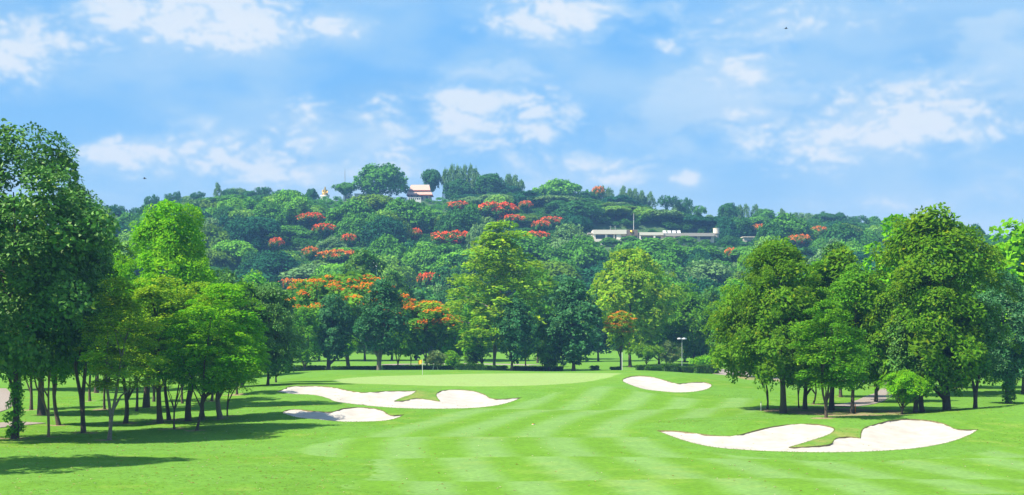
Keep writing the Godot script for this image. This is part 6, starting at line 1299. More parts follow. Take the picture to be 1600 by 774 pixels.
var TONES_PLAIN := []
func crown_plain(form: String, w: float, bottom: float, top: float, dens: float, s: int) -> Array:
	# a far tree's crown in neutral vertex tones; its material gives the green
	var r := RandomNumberGenerator.new()
	r.seed = s
	var l := Leaves.new()
	var centres := []
	var rad := w * (0.20 if form != "cone" else 0.26)
	var flat := 0.75
	if form == "umbrella": flat = 0.5
	var half := (top - bottom) * 0.5
	var area := 4.0 * PI * pow((pow(w * w, 1.6) + 2.0 * pow(w * half, 1.6)) / 3.0, 1.0 / 1.6)
	var count := int(dens * (1.9 if form != "cone" and form != "tuft" else 0.75) * area / (PI * rad * rad))
	var cols := []
	for k in 12: cols.append(tinted(40, TONES_PLAIN, r))
	var lumps := noise(s, 0.6, 2)
	for k in count:
		var t := 0.0
		for tries in 8:
			t = r.randf()
			if r.randf() < profile(form, t) + 0.08: break
		var a := k * 2.399963 + r.randf_range(-0.3, 0.3)
		var reach := profile(form, t) * w * (1.0 + 0.5 * lumps.get_noise_3d(cos(a) * 1.7, t * 3.4, sin(a) * 1.7))
		var q := reach * (1.0 - 0.5 * pow(r.randf(), 1.8)) - rad * 0.45
		var way := Vector3(cos(a), 0, sin(a))
		var c := way * maxf(q, 0.0) + Vector3(0, lerpf(bottom + rad * 0.4, top - rad * 0.5, t), 0)
		var lean := (way * 0.5 + Vector3(0, 0.35 + t * 0.7, 0) + random_way(r) * 0.25).normalized()
		var sx := lean.cross(random_way(r)).normalized()
		var size := rad * r.randf_range(0.7, 1.3)
		l.v.append_array(Transform3D(Basis(sx * size, lean * size * flat, sx.cross(lean) * size), c) * template(40, 0.62, 0.2, 0.3 if form != "cone" else -0.3, 41 + k % 5))
		l.c.append_array(cols[r.randi() % cols.size()])
		centres.append(c)
	return [leaves_mesh(l), centres, rad]

func blossom_mesh_plain(centres: Array, rad: float, middle: float, s: int) -> ArrayMesh:
	var r := RandomNumberGenerator.new()
	r.seed = s
	var l := Leaves.new()
	var tpl := template(34, 0.6, 0.24, 0.0, 62)
	var cols := []
	for k in 6: cols.append(tinted(34, [Color(0.75, 0.7, 0.7), Color(1.1, 1.3, 1.1)], r))
	for c in centres:
		if c.y > middle and r.randf() < 0.72:
			var size: float = rad * r.randf_range(0.7, 1.15)
			l.v.append_array(Transform3D(Basis(Vector3.UP, r.randf() * TAU) * Basis.from_scale(Vector3(size, size * 0.75, size)), c + Vector3(0, rad * 0.45, 0)) * tpl)
			l.c.append_array(cols[r.randi() % 6])
	return leaves_mesh(l)

# ------------------------------------------------------------------ smaller things
func hedge(x0: float, x1: float, d: float, high: float, deep: float, label: String):
	var o := thing("clipped_hedge", label, "hedge", on_ground((x0 + x1) * 0.5, d), "clipped hedges behind the green")
	var r := RandomNumberGenerator.new()
	r.seed = int(x0 * 10) + int(d)
	var w := x1 - x0
	var m := Acc.new()
	m.box(Vector3(0, high * 0.45 - 0.1, 0), Vector3(w - 0.3, high * 0.9, deep - 0.3))
	part(o, "stems", m.mesh(), mat.hedge_core)
	var l := Leaves.new()
	var tpl := template(24, 0.8, 0.28, 0.0, 91)
	var cols := []
	for k in 5: cols.append(tinted(24, [Color(0.035, 0.12, 0.014), Color(0.075, 0.19, 0.02)], r))
	var step := 0.34
	var nx := int(w / step)
	for k in nx + 1:
		for f in 3:
			for e in 3:
				var p := Vector3(-w * 0.5 + k * step, 0, 0)
				match f:
					0: p += Vector3(0, high - 0.1, (e - 1) * deep * 0.42)
					1: p += Vector3(0, high * (0.12 + 0.34 * e), deep * 0.44)
					2: p += Vector3(0, high * (0.12 + 0.34 * e), -deep * 0.44)
				p += Vector3(r.randf_range(-0.1, 0.1), r.randf_range(-0.04, 0.04), r.randf_range(-0.05, 0.05))
				l.v.append_array(Transform3D(Basis(Vector3.UP, r.randf() * TAU).scaled(Vector3.ONE * r.randf_range(0.2, 0.28)), p) * tpl)
				l.c.append_array(cols[r.randi() % 5])
	part(o, "foliage", leaves_mesh(l), mat.leaf)

func box_part(o: Node3D, called: String, at: Vector3, s: Vector3, m: Material, turn := 0.0) -> MeshInstance3D:
	var a := Acc.new()
	a.box(at, s, turn)
	return part(o, called, a.mesh(), m)

func tube_part(o: Node3D, called: String, pts: Array, radii: Array, m: Material, sides := 10) -> MeshInstance3D:
	var a := Acc.new()
	a.tube(pts, radii, sides)
	return part(o, called, a.mesh(), m)

func build_course_furniture():
	var o := thing("flagstick", "white flagstick with a small yellow flag on the putting green", "flagstick", on_ground(-11.7, 184.0))
	tube_part(o, "pole", [Vector3(0, -0.1, 0), Vector3(0, 2.0, 0), Vector3(0, 2.02, 0)], [0.03, 0.025, 0.0], mat.white)
	var f := Acc.new()
	for k in 6:
		var a := Vector3(-0.03 - 0.09 * k, 2.0 - 0.03 * k, sin(k * 1.1) * 0.05)
		var b := Vector3(-0.03 - 0.09 * (k + 1), 2.0 - 0.03 * (k + 1), sin((k + 1) * 1.1) * 0.05)
		f.quad(a, b, b - Vector3(0, 0.5, 0), a - Vector3(0, 0.5, 0))
	part(o, "flag", f.mesh(), mat.yellow)
	o = thing("marker_pole", "thin white pole at the back of the green beside the small flame tree", "pole", on_ground(16.6, 212.0))
	tube_part(o, "pole", [Vector3(0, -0.1, 0), Vector3(0, 2.6, 0), Vector3(0, 2.66, 0)], [0.05, 0.045, 0.0], mat.white)
	tube_part(o, "cap", [Vector3(0, 2.62, 0), Vector3(0, 2.78, 0), Vector3(0, 2.8, 0)], [0.06, 0.06, 0.0], mat.white)
	o = thing("lamp_post", "grey lamp post with a flat twin head on the lawn behind the hedges", "lamp post", on_ground(29.6, 245.0))
	tube_part(o, "base", [Vector3(0, -0.1, 0), Vector3(0, 0.3, 0), Vector3(0, 0.32, 0)], [0.16, 0.14, 0.07], mat.steel)
	tube_part(o, "pole", [Vector3(0, 0.25, 0), Vector3(0, 5.2, 0)], [0.075, 0.05], mat.steel)
	tube_part(o, "arm", [Vector3(-0.55, 5.2, 0), Vector3(0, 5.32, 0), Vector3(0.55, 5.2, 0)], [0.035, 0.05, 0.035], mat.steel)
	for s in [-1, 1]:
		var a := Acc.new()
		a.lathe([[0.0, 0.02, 0.02, 0.0], [-0.02, 0.42, 0.24, 0.0], [0.10, 0.40, 0.22, 0.0], [0.22, 0.22, 0.13, 0.0], [0.25, 0.01, 0.01, 0.0]], 14, Vector3(s * 0.42, 5.22, 0))
		part(o, "lamp_head", a.mesh(), mat.pale_metal)
	o = thing("boundary_stake", "short white stake on the lawn left of the bare soil", "stake", on_ground(21.5, 121.5))
	tube_part(o, "post", [Vector3(0, -0.1, 0), Vector3(0, 0.8, 0), Vector3(0, 0.84, 0)], [0.04, 0.04, 0.01], mat.white)
	o = thing("boundary_stake", "thin orange stake at the lower edge of the bare soil", "stake", on_ground(28.3, 116.0))
	tube_part(o, "post", [Vector3(0, -0.1, 0), Vector3(0, 0.75, 0), Vector3(0, 0.78, 0)], [0.03, 0.03, 0.01], mat.orange)
	o = thing("yardage_marker", "small orange and white disc lying on the mid fairway", "marker", on_ground(1.6, 105.2))
	tube_part(o, "disc", [Vector3(0, 0, 0), Vector3(0, 0.06, 0), Vector3(0, 0.07, 0)], [0.10, 0.10, 0.0], mat.orange)
	tube_part(o, "rim", [Vector3(0, 0, 0), Vector3(0, 0.025, 0), Vector3(0, 0.03, 0)], [0.14, 0.13, 0.09], mat.white)
	var hedges := [[440, 508, 222, 1.0], [520, 590, 226, 0.7], [600, 659, 226, 0.9], [662, 711, 224, 1.0], [713, 755, 221, 1.35], [757, 791, 223, 1.0], [802, 880, 226, 0.7], [924, 937, 224, 0.95], [955, 971, 222, 0.8], [995, 1009, 217, 1.05], [1010, 1036, 215, 0.85], [1037, 1058, 214, 1.2], [1059, 1086, 215, 0.95], [1087, 1124, 212, 1.25], [1008, 1020, 224, 1.1], [1044, 1058, 228, 1.1], [1080, 1096, 228, 1.0]]
	var which := ["longest clipped hedge, at the foot of the slim trees left of the green", "low clipped hedge before the black leaning trunk", "clipped hedge between the grey multi-stemmed trunk and the flagstick", "clipped hedge just right of the flagstick", "tallest clipped hedge block left of the pale twin trunks", "clipped hedge at the foot of the pale twin trunks", "long low hedge between the two dark trees behind the green", "short hedge block right of the broad dark tree", "short hedge block at the foot of the small flame tree", "square hedge block above the right rear bunker, leftmost of its row", "second hedge block above the right rear bunker", "tall hedge block above the middle of the right rear bunker", "hedge block below the lamp post", "large hedge block above the right end of the right rear bunker", "small hedge block behind the leftmost block of the right row", "small hedge block just left of the lamp post", "small hedge block just right of the lamp post"]
	for k in hedges.size():
		var h: Array = hedges[k]
		hedge((h[0] - 800.0) / 2200.0 * h[2], (h[1] - 800.0) / 2200.0 * h[2], h[2], h[3], 1.3, which[k])
	# flower bed
	o = thing("flower_bed", "bed of yellow flowers beside the cart path", "flower bed", on_ground(47.6, 190.0))
	var r := RandomNumberGenerator.new()
	r.seed = 3
	var green := Leaves.new()
	var bloom := Leaves.new()
	for k in 60:
		var p := Vector3(r.randf_range(-1.6, 1.6), 0.25, r.randf_range(-0.9, 0.9))
		green.v.append_array(Transform3D(Basis.from_scale(Vector3.ONE * 0.32), p) * template(40, 0.6, 0.2, 0.0, 92))
		green.c.append_array(tinted(40, TONES[2], r))
		bloom.v.append_array(Transform3D(Basis.from_scale(Vector3(0.3, 0.2, 0.3)), p + Vector3(0, 0.3, 0)) * template(40, 0.4, 0.2, 0.0, 93))
		bloom.c.append_array(tinted(40, TONES[9], r))
	part(o, "foliage", leaves_mesh(green), mat.leaf)
	part(o, "blossom", leaves_mesh(bloom), mat.leaf)
	rough_grass()
	# fallen leaves and clippings
	var a := Acc.new()
	a.quad(Vector3(-0.07, 0.01, 0), Vector3(0, 0.035, 0.035), Vector3(0.08, 0.012, 0), Vector3(0, 0.035, -0.035))
	var mm := MultiMesh.new()
	mm.transform_format = MultiMesh.TRANSFORM_3D
	mm.use_colors = true
	mm.mesh = a.mesh()
	mm.instance_count = 2600
	for k in 2600:
		var d := r.randf_range(58, 150)
		var x := r.randf_range(-0.38, 0.38) * d
		if r.randf() < 0.5: x = r.randf_range(-0.4, -0.12) * d
		mm.set_instance_transform(k, Transform3D(Basis(Vector3.UP, r.randf() * TAU).scaled(Vector3.ONE * r.randf_range(0.5, 1.3)), on_ground(x, d, 0.005)))
		mm.set_instance_color(k, [Color(0.40, 0.36, 0.20), Color(0.25, 0.17, 0.07), Color(0.45, 0.45, 0.38)][k % 3])
	var litter := MultiMeshInstance3D.new()
	litter.name = "fallen_leaves"
	litter.multimesh = mm
	litter.material_override = mat.leaf
	add_child(litter)
	litter.set_meta("kind", "stuff")
	litter.set_meta("label", "scattered pale fallen leaves on the grass")

func rough_grass():
	# short grass standing in the rough, too fine to count
	var r := RandomNumberGenerator.new()
	r.seed = 71
	var blade := Leaves.new()
	for k in 10:
		var at := Vector3(r.randf_range(-0.16, 0.16), -0.01, r.randf_range(-0.16, 0.16))
		var side := Vector3(1, 0, 0).rotated(Vector3.UP, r.randf() * TAU) * 0.012
		var tip := at + Vector3(r.randf_range(-0.04, 0.04), r.randf_range(0.018, 0.038), r.randf_range(-0.05, 0.05))
		blade.v.append_array(PackedVector3Array([at - side, at + side, tip + side * 0.3, tip - side * 0.3]))
		for q in 4: blade.c.append(Color.WHITE)
	var zones := []
	for z in BUNKERS + [FAIRWAY, COLLAR, GREEN]: zones.append(PackedVector2Array(z))
	var spots := []
	for k in 30000:
		var d := lerpf(60.0, 150.0, pow(r.randf(), 1.25))
		var x := r.randf_range(-0.39, 0.39) * d
		var clear := true
		for z in zones:
			if Geometry2D.is_point_in_polygon(Vector2(x, -d), z):
				clear = false
				break
		if clear: spots.append(Transform3D(Basis(Vector3.UP, r.randf() * TAU).scaled(Vector3.ONE * r.randf_range(0.6, 1.25)), on_ground(x, d)))
	var mm := MultiMesh.new()
	mm.transform_format = MultiMesh.TRANSFORM_3D
	mm.use_colors = true
	mm.mesh = leaves_mesh(blade)
	mm.instance_count = spots.size()
	for k in spots.size():
		mm.set_instance_transform(k, spots[k])
		mm.set_instance_color(k, Color(0.140, 0.298, 0.045).lerp(Color(0.28, 0.38, 0.11), pow(r.randf(), 1.8)))
	var o := MultiMeshInstance3D.new()
	o.name = "rough_grass"
	o.multimesh = mm
	o.material_override = mat.leaf
	add_child(o)
	o.set_meta("kind", "stuff")
	o.set_meta("label", "short unmown grass of the rough beside the fairway")

func build_temple():
	var y := 68.6
	# seated golden figure on a white plinth
	var o := thing("golden_statue", "golden seated statue on a white plinth on the ridge", "statue", Vector3(-92.2, y, -694))
	var a := Acc.new()
	a.lathe([[0.0, 2.35, 2.0, 0.0], [1.2, 2.35, 2.0, 0.0], [1.3, 2.1, 1.8, 0.0], [2.2, 2.0, 1.7, 0.0], [2.4, 2.3, 1.95, 0.0], [2.9, 2.3, 1.95, 0.0], [2.95, 0.0, 0.0, 0.0]], 20)
	part(o, "plinth", a.mesh(), mat.white_wall)
	a = Acc.new()
	a.lathe([[2.9, 0.0, 0.0, 0.3], [2.92, 1.5, 0.9, 0.3], [3.15, 1.75, 1.15, 0.35], [3.45, 1.6, 1.0, 0.3], [3.75, 1.0, 0.7, 0.05], [4.2, 0.78, 0.52, 0.0], [4.9, 0.92, 0.55, 0.0], [5.35, 1.12, 0.55, 0.0], [5.6, 0.85, 0.42, 0.0], [5.72, 0.32, 0.28, 0.0], [5.85, 0.3, 0.28, 0.03], [6.0, 0.42, 0.42, 0.06], [6.3, 0.5, 0.5, 0.06], [6.6, 0.42, 0.44, 0.03], [6.78, 0.2, 0.22, 0.0], [6.95, 0.18, 0.18, 0.0], [7.2, 0.1, 0.1, 0.0], [7.5, 0.0, 0.0, 0.0]], 18)
	for s in [-1, 1]:
		a.tube([Vector3(s * 1.0, 5.35, 0), Vector3(s * 1.28, 4.5, 0.2), Vector3(s * 1.15, 3.85, 0.6), Vector3(s * 0.3, 3.6, 1.0)], [0.28, 0.27, 0.22, 0.16], 10)
	part(o, "figure", a.mesh(), mat.gold)
	o = thing("mast", "tall thin mast on the ridge right of the golden statue", "mast", Vector3(-82.2, y, -692))
	tube_part(o, "pole", [Vector3(0, -0.2, 0), Vector3(0, 14.6, 0)], [0.22, 0.14], mat.steel)
	tube_part(o, "antenna", [Vector3(0, 14.6, 0), Vector3(0, 16.2, 0)], [0.08, 0.04], mat.steel)
	# temple hall with a two-tier tiled roof
	o = thing("temple_hall", "temple hall with a tiered terracotta roof on the ridge", "temple", Vector3(-45.6, y, -698))
	box_part(o, "wall", Vector3(0, 1.6, 0), Vector3(10.4, 3.6, 7), mat.cream)
	for tier in 2:
		var w := 6.4 - tier * 1.1
		var dp := 5.0 - tier * 1.2
		var y0 := 3.1 + tier * 2.3
		var top := y0 + 2.1 + tier * 0.8
		var q := Acc.new()
		for s in [-1, 1]:
			q.quad(Vector3(-w, y0, s * dp), Vector3(w, y0, s * dp), Vector3(w * 0.86, top, s * (0.1 if tier == 1 else dp * 0.6)), Vector3(-w * 0.86, top, s * (0.1 if tier == 1 else dp * 0.6)))
			q.quad(Vector3(s * w, y0, -dp), Vector3(s * w, y0, dp), Vector3(s * w * 0.86, top, 0.1 if tier == 1 else dp * 0.6), Vector3(s * w * 0.86, top, -0.1 if tier == 1 else -dp * 0.6))
		var roof := part(o, "roof", q.mesh(), mat.tiles)
		box_part(roof, "eave", Vector3(0, y0 - 0.18, 0), Vector3(w * 2.02, 0.3, dp * 2.02), mat.red_paint)
		if tier == 1: box_part(roof, "ridge_cap", Vector3(0, top + 0.05, 0), Vector3(w * 1.75, 0.25, 0.35), mat.white_wall)
	for k in 4: box_part(o, "window", Vector3(-3.6 + k * 2.4, 1.7, 3.55), Vector3(1.1, 1.7, 0.12), mat.dark_glass)
	o = thing("terrace_wall", "white balustraded terrace wall on the ridge below the temple", "wall", Vector3(-52.5, y - 1.0, -681))
	box_part(o, "base", Vector3(0, -0.3, 0), Vector3(17, 1.5, 0.5), mat.white_wall)
	box_part(o, "rail", Vector3(0, 1.5, 0), Vector3(17, 0.22, 0.4), mat.white_wall)
	for k in 18: box_part(o, "baluster", Vector3(-8.3 + k * 0.975, 0.92, 0), Vector3(0.36, 0.96, 0.3), mat.white_wall)
	o = thing("terrace_wall", "white terrace wall half hidden under the huge spreading tree", "wall", Vector3(-67.0, y - 1.0, -681))
	box_part(o, "base", Vector3(0, -0.3, 0), Vector3(11.6, 1.5, 0.5), mat.white_wall)
	box_part(o, "rail", Vector3(0, 1.4, 0), Vector3(11.6, 0.2, 0.4), mat.white_wall)
	for k in 11: box_part(o, "baluster", Vector3(-5.5 + k * 1.1, 0.85, 0), Vector3(0.36, 0.9, 0.3), mat.white_wall)
	for s in [[-74.5, 5.0, 2.9, "small white pavilion under the huge spreading tree"], [-80.5, 4.0, 2.6, "small white outbuilding right of the golden statue"], [-66.0, 4.5, 3.0, "white shed in the shade of the huge spreading tree"]]:
		o = thing("pavilion", s[3], "building", Vector3(s[0], y, -690))
		box_part(o, "wall", Vector3(0, s[2] * 0.5, 0), Vector3(s[1], s[2], 3.5), mat.white_wall)
		box_part(o, "roof", Vector3(0, s[2] + 0.12, 0), Vector3(s[1] + 0.7, 0.25, 4.2), mat.pale_metal)
		box_part(o, "door", Vector3(0.6, 1.0, 1.77), Vector3(1.0, 2.0, 0.1), mat.dark_glass)

func build_long_building():
	var s := 0.2573
	var X := func(px: float) -> float: return (px - 800.0) * s - 51.0
	var Y := func(py: float) -> float: return 7.5 + (508.0 - py) * s - 37.3
	var o := thing("long_building", "long low beige building with dark windows halfway up the hill", "building", Vector3(51.0, 37.3, -566))
	var block := func(called: String, x0: float, x1: float, y0: float, y1: float, z: float, dp: float, m: Material) -> MeshInstance3D:
		return box_part(o, called, Vector3((X.call(x0) + X.call(x1)) * 0.5, (Y.call(y0) + Y.call(y1)) * 0.5, z - dp * 0.5), Vector3(X.call(x1) - X.call(x0), Y.call(y0) - Y.call(y1), dp), m)
	block.call("lower_wall", 935.0, 1000.0, 393.0, 378.5, -1.0, 10.0, mat.grey_wall)
	block.call("lower_wall", 1000.0, 1116.0, 393.0, 378.5, -1.4, 9.0, mat.grey_wall)
	block.call("slab", 926.0, 999.0, 378.4, 373.8, 0.6, 13.0, mat.beige)
	block.call("slab", 999.2, 1060.0, 379.0, 374.0, 0.3, 11.0, mat.beige)
	block.call("upper_wall", 929.0, 998.0, 373.7, 366.0, -1.2, 10.0, mat.beige_dark)
	block.call("upper_wall", 999.0, 1117.0, 378.4, 366.0, -1.6, 8.0, mat.beige_dark)
	var roof: MeshInstance3D = block.call("roof", 926.5, 979.0, 366.0, 359.4, 0.5, 13.0, mat.beige)
	var panel: MeshInstance3D = block.call("emblem_panel", 979.2, 996.5, 368.0, 359.2, 0.4, 12.0, mat.brown_wall)
	block.call("roof", 999.0, 1037.0, 367.6, 363.2, 0.2, 11.0, mat.beige)
	block.call("roof", 1037.2, 1117.0, 369.2, 364.2, -0.3, 10.0, mat.grey_beige)
	block.call("canopy", 919.0, 926.3, 365.5, 363.6, -1.0, 6.0, mat.grey_beige)
	for w in [[931.0, 945.6], [949.2, 958.6], [961.0, 963.0]]: block.call("window", w[0], w[1], 373.4, 367.2, -1.05, 0.3, mat.dark_glass)
	for w in [[972.0, 996.0], [1002.0, 1021.0], [1024.5, 1033.0], [1041.0, 1052.0], [1056.0, 1070.0], [1074.0, 1090.0], [1095.0, 1112.0]]: block.call("window", w[0], w[1], 374.0, 369.4, -1.05 if w[0] < 1000 else -1.45, 0.3, mat.dark_glass)
	for w in [[926.6, 930.6], [945.9, 949.0], [958.8, 960.8], [963.3, 970.0], [999.0, 1001.5], [1021.3, 1024.2]]: block.call("pillar", w[0], w[1], 373.7, 366.0, 0.1, 1.0, mat.beige)
	for k in 6: block.call("window", 1004.0 + k * 17.0, 1014.0 + k * 17.0, 387.0, 380.5, -1.3, 0.2, mat.dark_glass)
	for k in 2:
		var a := Acc.new()
		a.tube([Vector3(X.call(938.0 + k * 6.0 - k * 2.5), Y.call(391.0), 0.6), Vector3(X.call(940.0 + k * 1.2), Y.call(378.6), 0.2)], [0.32, 0.32], 8)
		part(o, "strut", a.mesh(), mat.white_wall)
	var e := Acc.new()
	e.tube([Vector3(X.call(987.2), Y.call(362.8), 0.4), Vector3(X.call(987.2), Y.call(362.8), 0.55), Vector3(X.call(987.2), Y.call(362.8), 0.56)], [0.72, 0.72, 0.0], 20)
	var em := part(panel, "emblem", e.mesh(), mat.gold)
	for k in 4:
		var a := Acc.new()
		var c := Vector3(X.call(1040.0 + k * 7.4), Y.call(361.2), -4.0)
		a.tube([c - Vector3(0.75, 0, 0), c - Vector3(0.7, 0, 0), c + Vector3(0.7, 0, 0), c + Vector3(0.75, 0, 0)], [0.0, 0.45, 0.45, 0.0], 12)
		var tank := thing("solar_heater", ["leftmost", "second", "third", "rightmost"][k] + " of four white solar water heaters on the building's roof", "water heater", Vector3(51.0, 37.3, -566), "solar heaters on the long building")
		part(tank, "tank", a.mesh(), mat.white_wall)
		var q := Acc.new()
		q.quad(c + Vector3(-0.7, -0.1, 0.3), c + Vector3(0.7, -0.1, 0.3), c + Vector3(0.7, -0.75, 2.0), c + Vector3(-0.7, -0.75, 2.0))
		part(tank, "panel", q.mesh(), mat.pale_metal)
	var t := Acc.new()
	t.lathe([[0.0, 1.25, 1.25, 0.0], [1.9, 1.25, 1.25, 0.0], [2.0, 1.35, 1.35, 0.0], [2.15, 1.3, 1.3, 0.0], [2.3, 0.0, 0.0, 0.0]], 18)
	var wt := thing("water_tank", "round beige water tank on the roof at the building's right end", "tank", Vector3(82.6, 44.4, -569))
	part(wt, "tank", t.mesh(), mat.beige_dark)
	tube_part(wt, "stand", [Vector3(0, -1.6, 0), Vector3(0, 0, 0)], [1.0, 1.0], mat.grey_beige)
	var p := thing("flagpole", "white flagpole rising from the long building's roof", "flagpole", Vector3(49.2, 45.7, -569))
	tube_part(p, "pole", [Vector3(0, -0.3, 0), Vector3(0, 6.8, 0)], [0.11, 0.06], mat.white)
	tube_part(p, "finial", [Vector3(0, 6.75, 0), Vector3(0, 6.9, 0), Vector3(0, 7.05, 0)], [0.05, 0.14, 0.0], mat.gold)
	for k in 2:
		p = thing("antenna", ["left", "right"][k] + " one of two short antennas on the long building's roof", "antenna", Vector3(39.9 + k * 1.9, 45.7, -570))
		tube_part(p, "pole", [Vector3(0, -0.1, 0), Vector3(0, 2.0, 0)], [0.06, 0.05], mat.steel)
		tube_part(p, "bar", [Vector3(-0.4, 1.6, 0), Vector3(0.4, 1.6, 0)], [0.04, 0.04], mat.steel)
	o = thing("annex_building", "small grey-beige building partly hidden right of the long building", "building", Vector3(95.0, ground_at(95, 566), -566))
	box_part(o, "wall", Vector3(0, 2.6, 0), Vector3(4.5, 5.2, 6), mat.grey_beige)
	box_part(o, "roof", Vector3(0, 5.35, 0), Vector3(5.2, 0.35, 6.8), mat.beige_dark)
	box_part(o, "window", Vector3(0.3, 3.4, 3.03), Vector3(2.4, 1.2, 0.1), mat.dark_glass)
	for h in [[582.0, 411.0, 400.0, "little white-gabled house among the trees above the flame tree"], [481.0, 437.0, 390.0, "little white-roofed house at the foot of the hill on the left"]]:
		var d: float = h[2]
		var x: float = (h[0] - 800.0) / 2200.0 * d
		var top: float = 7.5 + (508.0 - h[1]) / 2200.0 * d
		var g := ground_at(x, d)
		o = thing("house", h[3], "house", Vector3(x, g, -d))
		var hh: float = top - g
		box_part(o, "wall", Vector3(0, (hh - 1.2) * 0.5, 0), Vector3(2.2, hh - 1.2, 3.4), mat.white_wall)
		var q := Acc.new()
		for k in [-1, 1]:
			q.quad(Vector3(-1.5, hh - 1.3, k * 2.2), Vector3(1.5, hh - 1.3, k * 2.2), Vector3(1.5, hh, 0), Vector3(-1.5, hh, 0))
		part(o, "roof", q.mesh(), mat.pale_metal)
		box_part(o, "window", Vector3(0.2, hh - 2.0, 1.75), Vector3(0.9, 0.8, 0.1), mat.dark_glass)

func build_birds():
	for b in [[-47.0, 180.0, 26.2, "tiny dark bird gliding in the sky above the left ridge"], [37.0, 190.0, 47.5, "tiny dark bird flying high in the right of the sky"]]:
		var o := thing("bird", b[3], "bird", Vector3(b[0], b[2], -b[1]), "birds in the sky")
		var a := Acc.new()
		a.tube([Vector3(-0.22, 0, 0), Vector3(-0.1, 0.01, 0), Vector3(0.05, 0.01, 0), Vector3(0.16, 0.03, 0), Vector3(0.22, 0.03, 0), Vector3(0.27, 0.02, 0)], [0.01, 0.045, 0.055, 0.03, 0.03, 0.0], 8)
		for s in [-1, 1]:
			a.quad(Vector3(0.1, 0.03, s * 0.03), Vector3(0.06, 0.16, s * 0.24), Vector3(-0.06, 0.16, s * 0.24), Vector3(-0.08, 0.03, s * 0.03))
			a.quad(Vector3(0.06, 0.16, s * 0.24), Vector3(-0.06, 0.12, s * 0.48), Vector3(-0.1, 0.12, s * 0.46), Vector3(-0.06, 0.16, s * 0.24))
		a.quad(Vector3(-0.2, 0, -0.01), Vector3(-0.34, 0, -0.06), Vector3(-0.34, 0, 0.06), Vector3(-0.2, 0, 0.01))
		part(o, "body", a.mesh(), mat.dark)

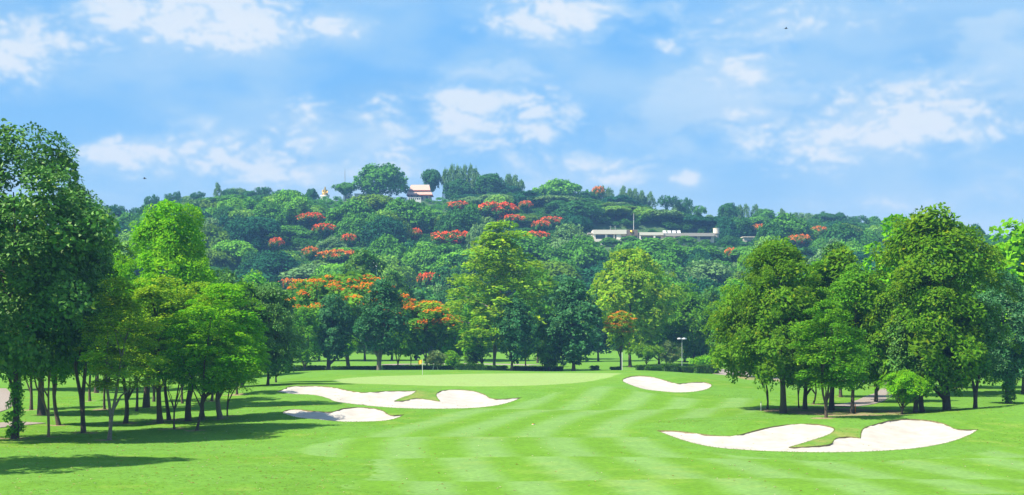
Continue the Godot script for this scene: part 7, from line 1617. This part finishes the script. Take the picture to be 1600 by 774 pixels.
# ------------------------------------------------------------------ scene
func _ready():
	var camera := Camera3D.new()
	camera.name = "camera"
	add_child(camera)
	camera.position = Vector3(0, 7.5, 0)
	camera.set_frustum(0.351818, Vector2(0, 0.055), 1.0, 4000.0)
	camera.current = true

	var exposure := 2.45
	var panorama := PanoramaSkyMaterial.new()
	panorama.panorama = ImageTexture.create_from_image(sky_image())
	panorama.energy_multiplier = 1.0 / exposure
	var sky := Sky.new()
	sky.sky_material = panorama
	var e := Environment.new()
	e.background_mode = Environment.BG_SKY
	e.sky = sky
	e.tonemap_mode = Environment.TONE_MAPPER_LINEAR
	e.tonemap_exposure = exposure
	e.fog_enabled = true
	e.fog_density = 0.00028
	e.fog_light_color = Color(0.52, 0.75, 1.0)
	e.sdfgi_enabled = true
	e.ssao_enabled = true
	e.ssil_enabled = true
	var world := WorldEnvironment.new()
	world.name = "world"
	world.environment = e
	add_child(world)

	var sun := DirectionalLight3D.new()
	sun.name = "sun"
	sun.light_energy = 1.4
	sun.light_color = Color(1.0, 0.955, 0.87)
	sun.light_angular_distance = 0.5
	sun.shadow_enabled = true
	add_child(sun)
	sun.look_at_from_position(Vector3.ZERO, Vector3(0.55, -0.80, -0.24), Vector3.UP)

	mat.leaf = leaf_material(0.65, 0.1, 0.9)
	mat.waxy_leaf = leaf_material(0.5, 0.32, 0.6)
	mat.gloss_leaf = leaf_material(0.5, 0.2, 0.75)
	mat.bark0 = speckled(Color(0.045, 0.034, 0.026), Color(0.13, 0.10, 0.075), 1, 0.05, 1.2, 0.95, 1.5)
	mat.bark1 = speckled(Color(0.16, 0.11, 0.07), Color(0.30, 0.22, 0.14), 2, 0.05, 1.2, 0.95, 1.2)
	mat.bark2 = speckled(Color(0.09, 0.08, 0.065), Color(0.25, 0.225, 0.19), 3, 0.05, 1.2, 0.95, 1.2)
	mat.sand = speckled(Color(0.315, 0.290, 0.257), Color(0.430, 0.408, 0.375), 4, 0.015, 6.0, 1.0, 2.5)
	mat.turf_edge = speckled(Color(0.13, 0.105, 0.055), Color(0.27, 0.215, 0.12), 5, 0.08, 0.8)
	mat.path = speckled(Color(0.19, 0.16, 0.14), Color(0.29, 0.25, 0.225), 6, 0.04, 2.5)
	mat.scrub = speckled(Color(0.02, 0.06, 0.015), Color(0.06, 0.13, 0.03), 7, 0.03, 12.0)
	mat.hedge_core = plain(0.055, 0.11, 0.03)
	mat.white = plain(0.72, 0.72, 0.70, 0.5)
	mat.white_wall = plain(0.66, 0.66, 0.65, 0.7)
	mat.cream = plain(0.50, 0.42, 0.34)
	mat.beige = plain(0.78, 0.71, 0.61)
	mat.beige_dark = plain(0.60, 0.53, 0.44)
	mat.grey_beige = plain(0.42, 0.38, 0.34)
	mat.grey_wall = plain(0.30, 0.31, 0.33)
	mat.brown_wall = plain(0.20, 0.15, 0.12)
	mat.dark_glass = plain(0.03, 0.045, 0.055, 0.12)
	mat.steel = plain(0.42, 0.45, 0.46, 0.45, 0.5)
	mat.pale_metal = plain(0.60, 0.63, 0.68, 0.45)
	mat.tiles = speckled(Color(0.36, 0.20, 0.15), Color(0.66, 0.50, 0.43), 9, 0.16, 6.0)
	mat.red_paint = plain(0.40, 0.05, 0.04)
	mat.gold = plain(0.75, 0.45, 0.08, 0.3, 0.85)
	mat.yellow = plain(0.80, 0.48, 0.03)
	mat.orange = plain(0.75, 0.20, 0.03)
	mat.dark = plain(0.03, 0.03, 0.035)

	build_ground()
	build_path(PATHS[0], 2.6, "cart_path", "pale concrete cart path winding between the right-hand trees")
	build_path(PATHS[1], 7.0, "paved_strip", "pinkish paved strip behind the right-hand trees")
	build_path(PATHS[2], 3.0, "cart_path", "cart path entering at the left edge")
	build_path(PATHS[3], 2.0, "cart_path", "pale path bend behind the ivy-wrapped trunk")
	build_path(PATHS[4], 4.0, "cart_path", "pinkish path on the lawn behind the green")
	build_hill()
	build_temple()
	build_long_building()
	for t in TREES: tree(t)
	build_hill_trees()
	build_course_furniture()
	build_birds()
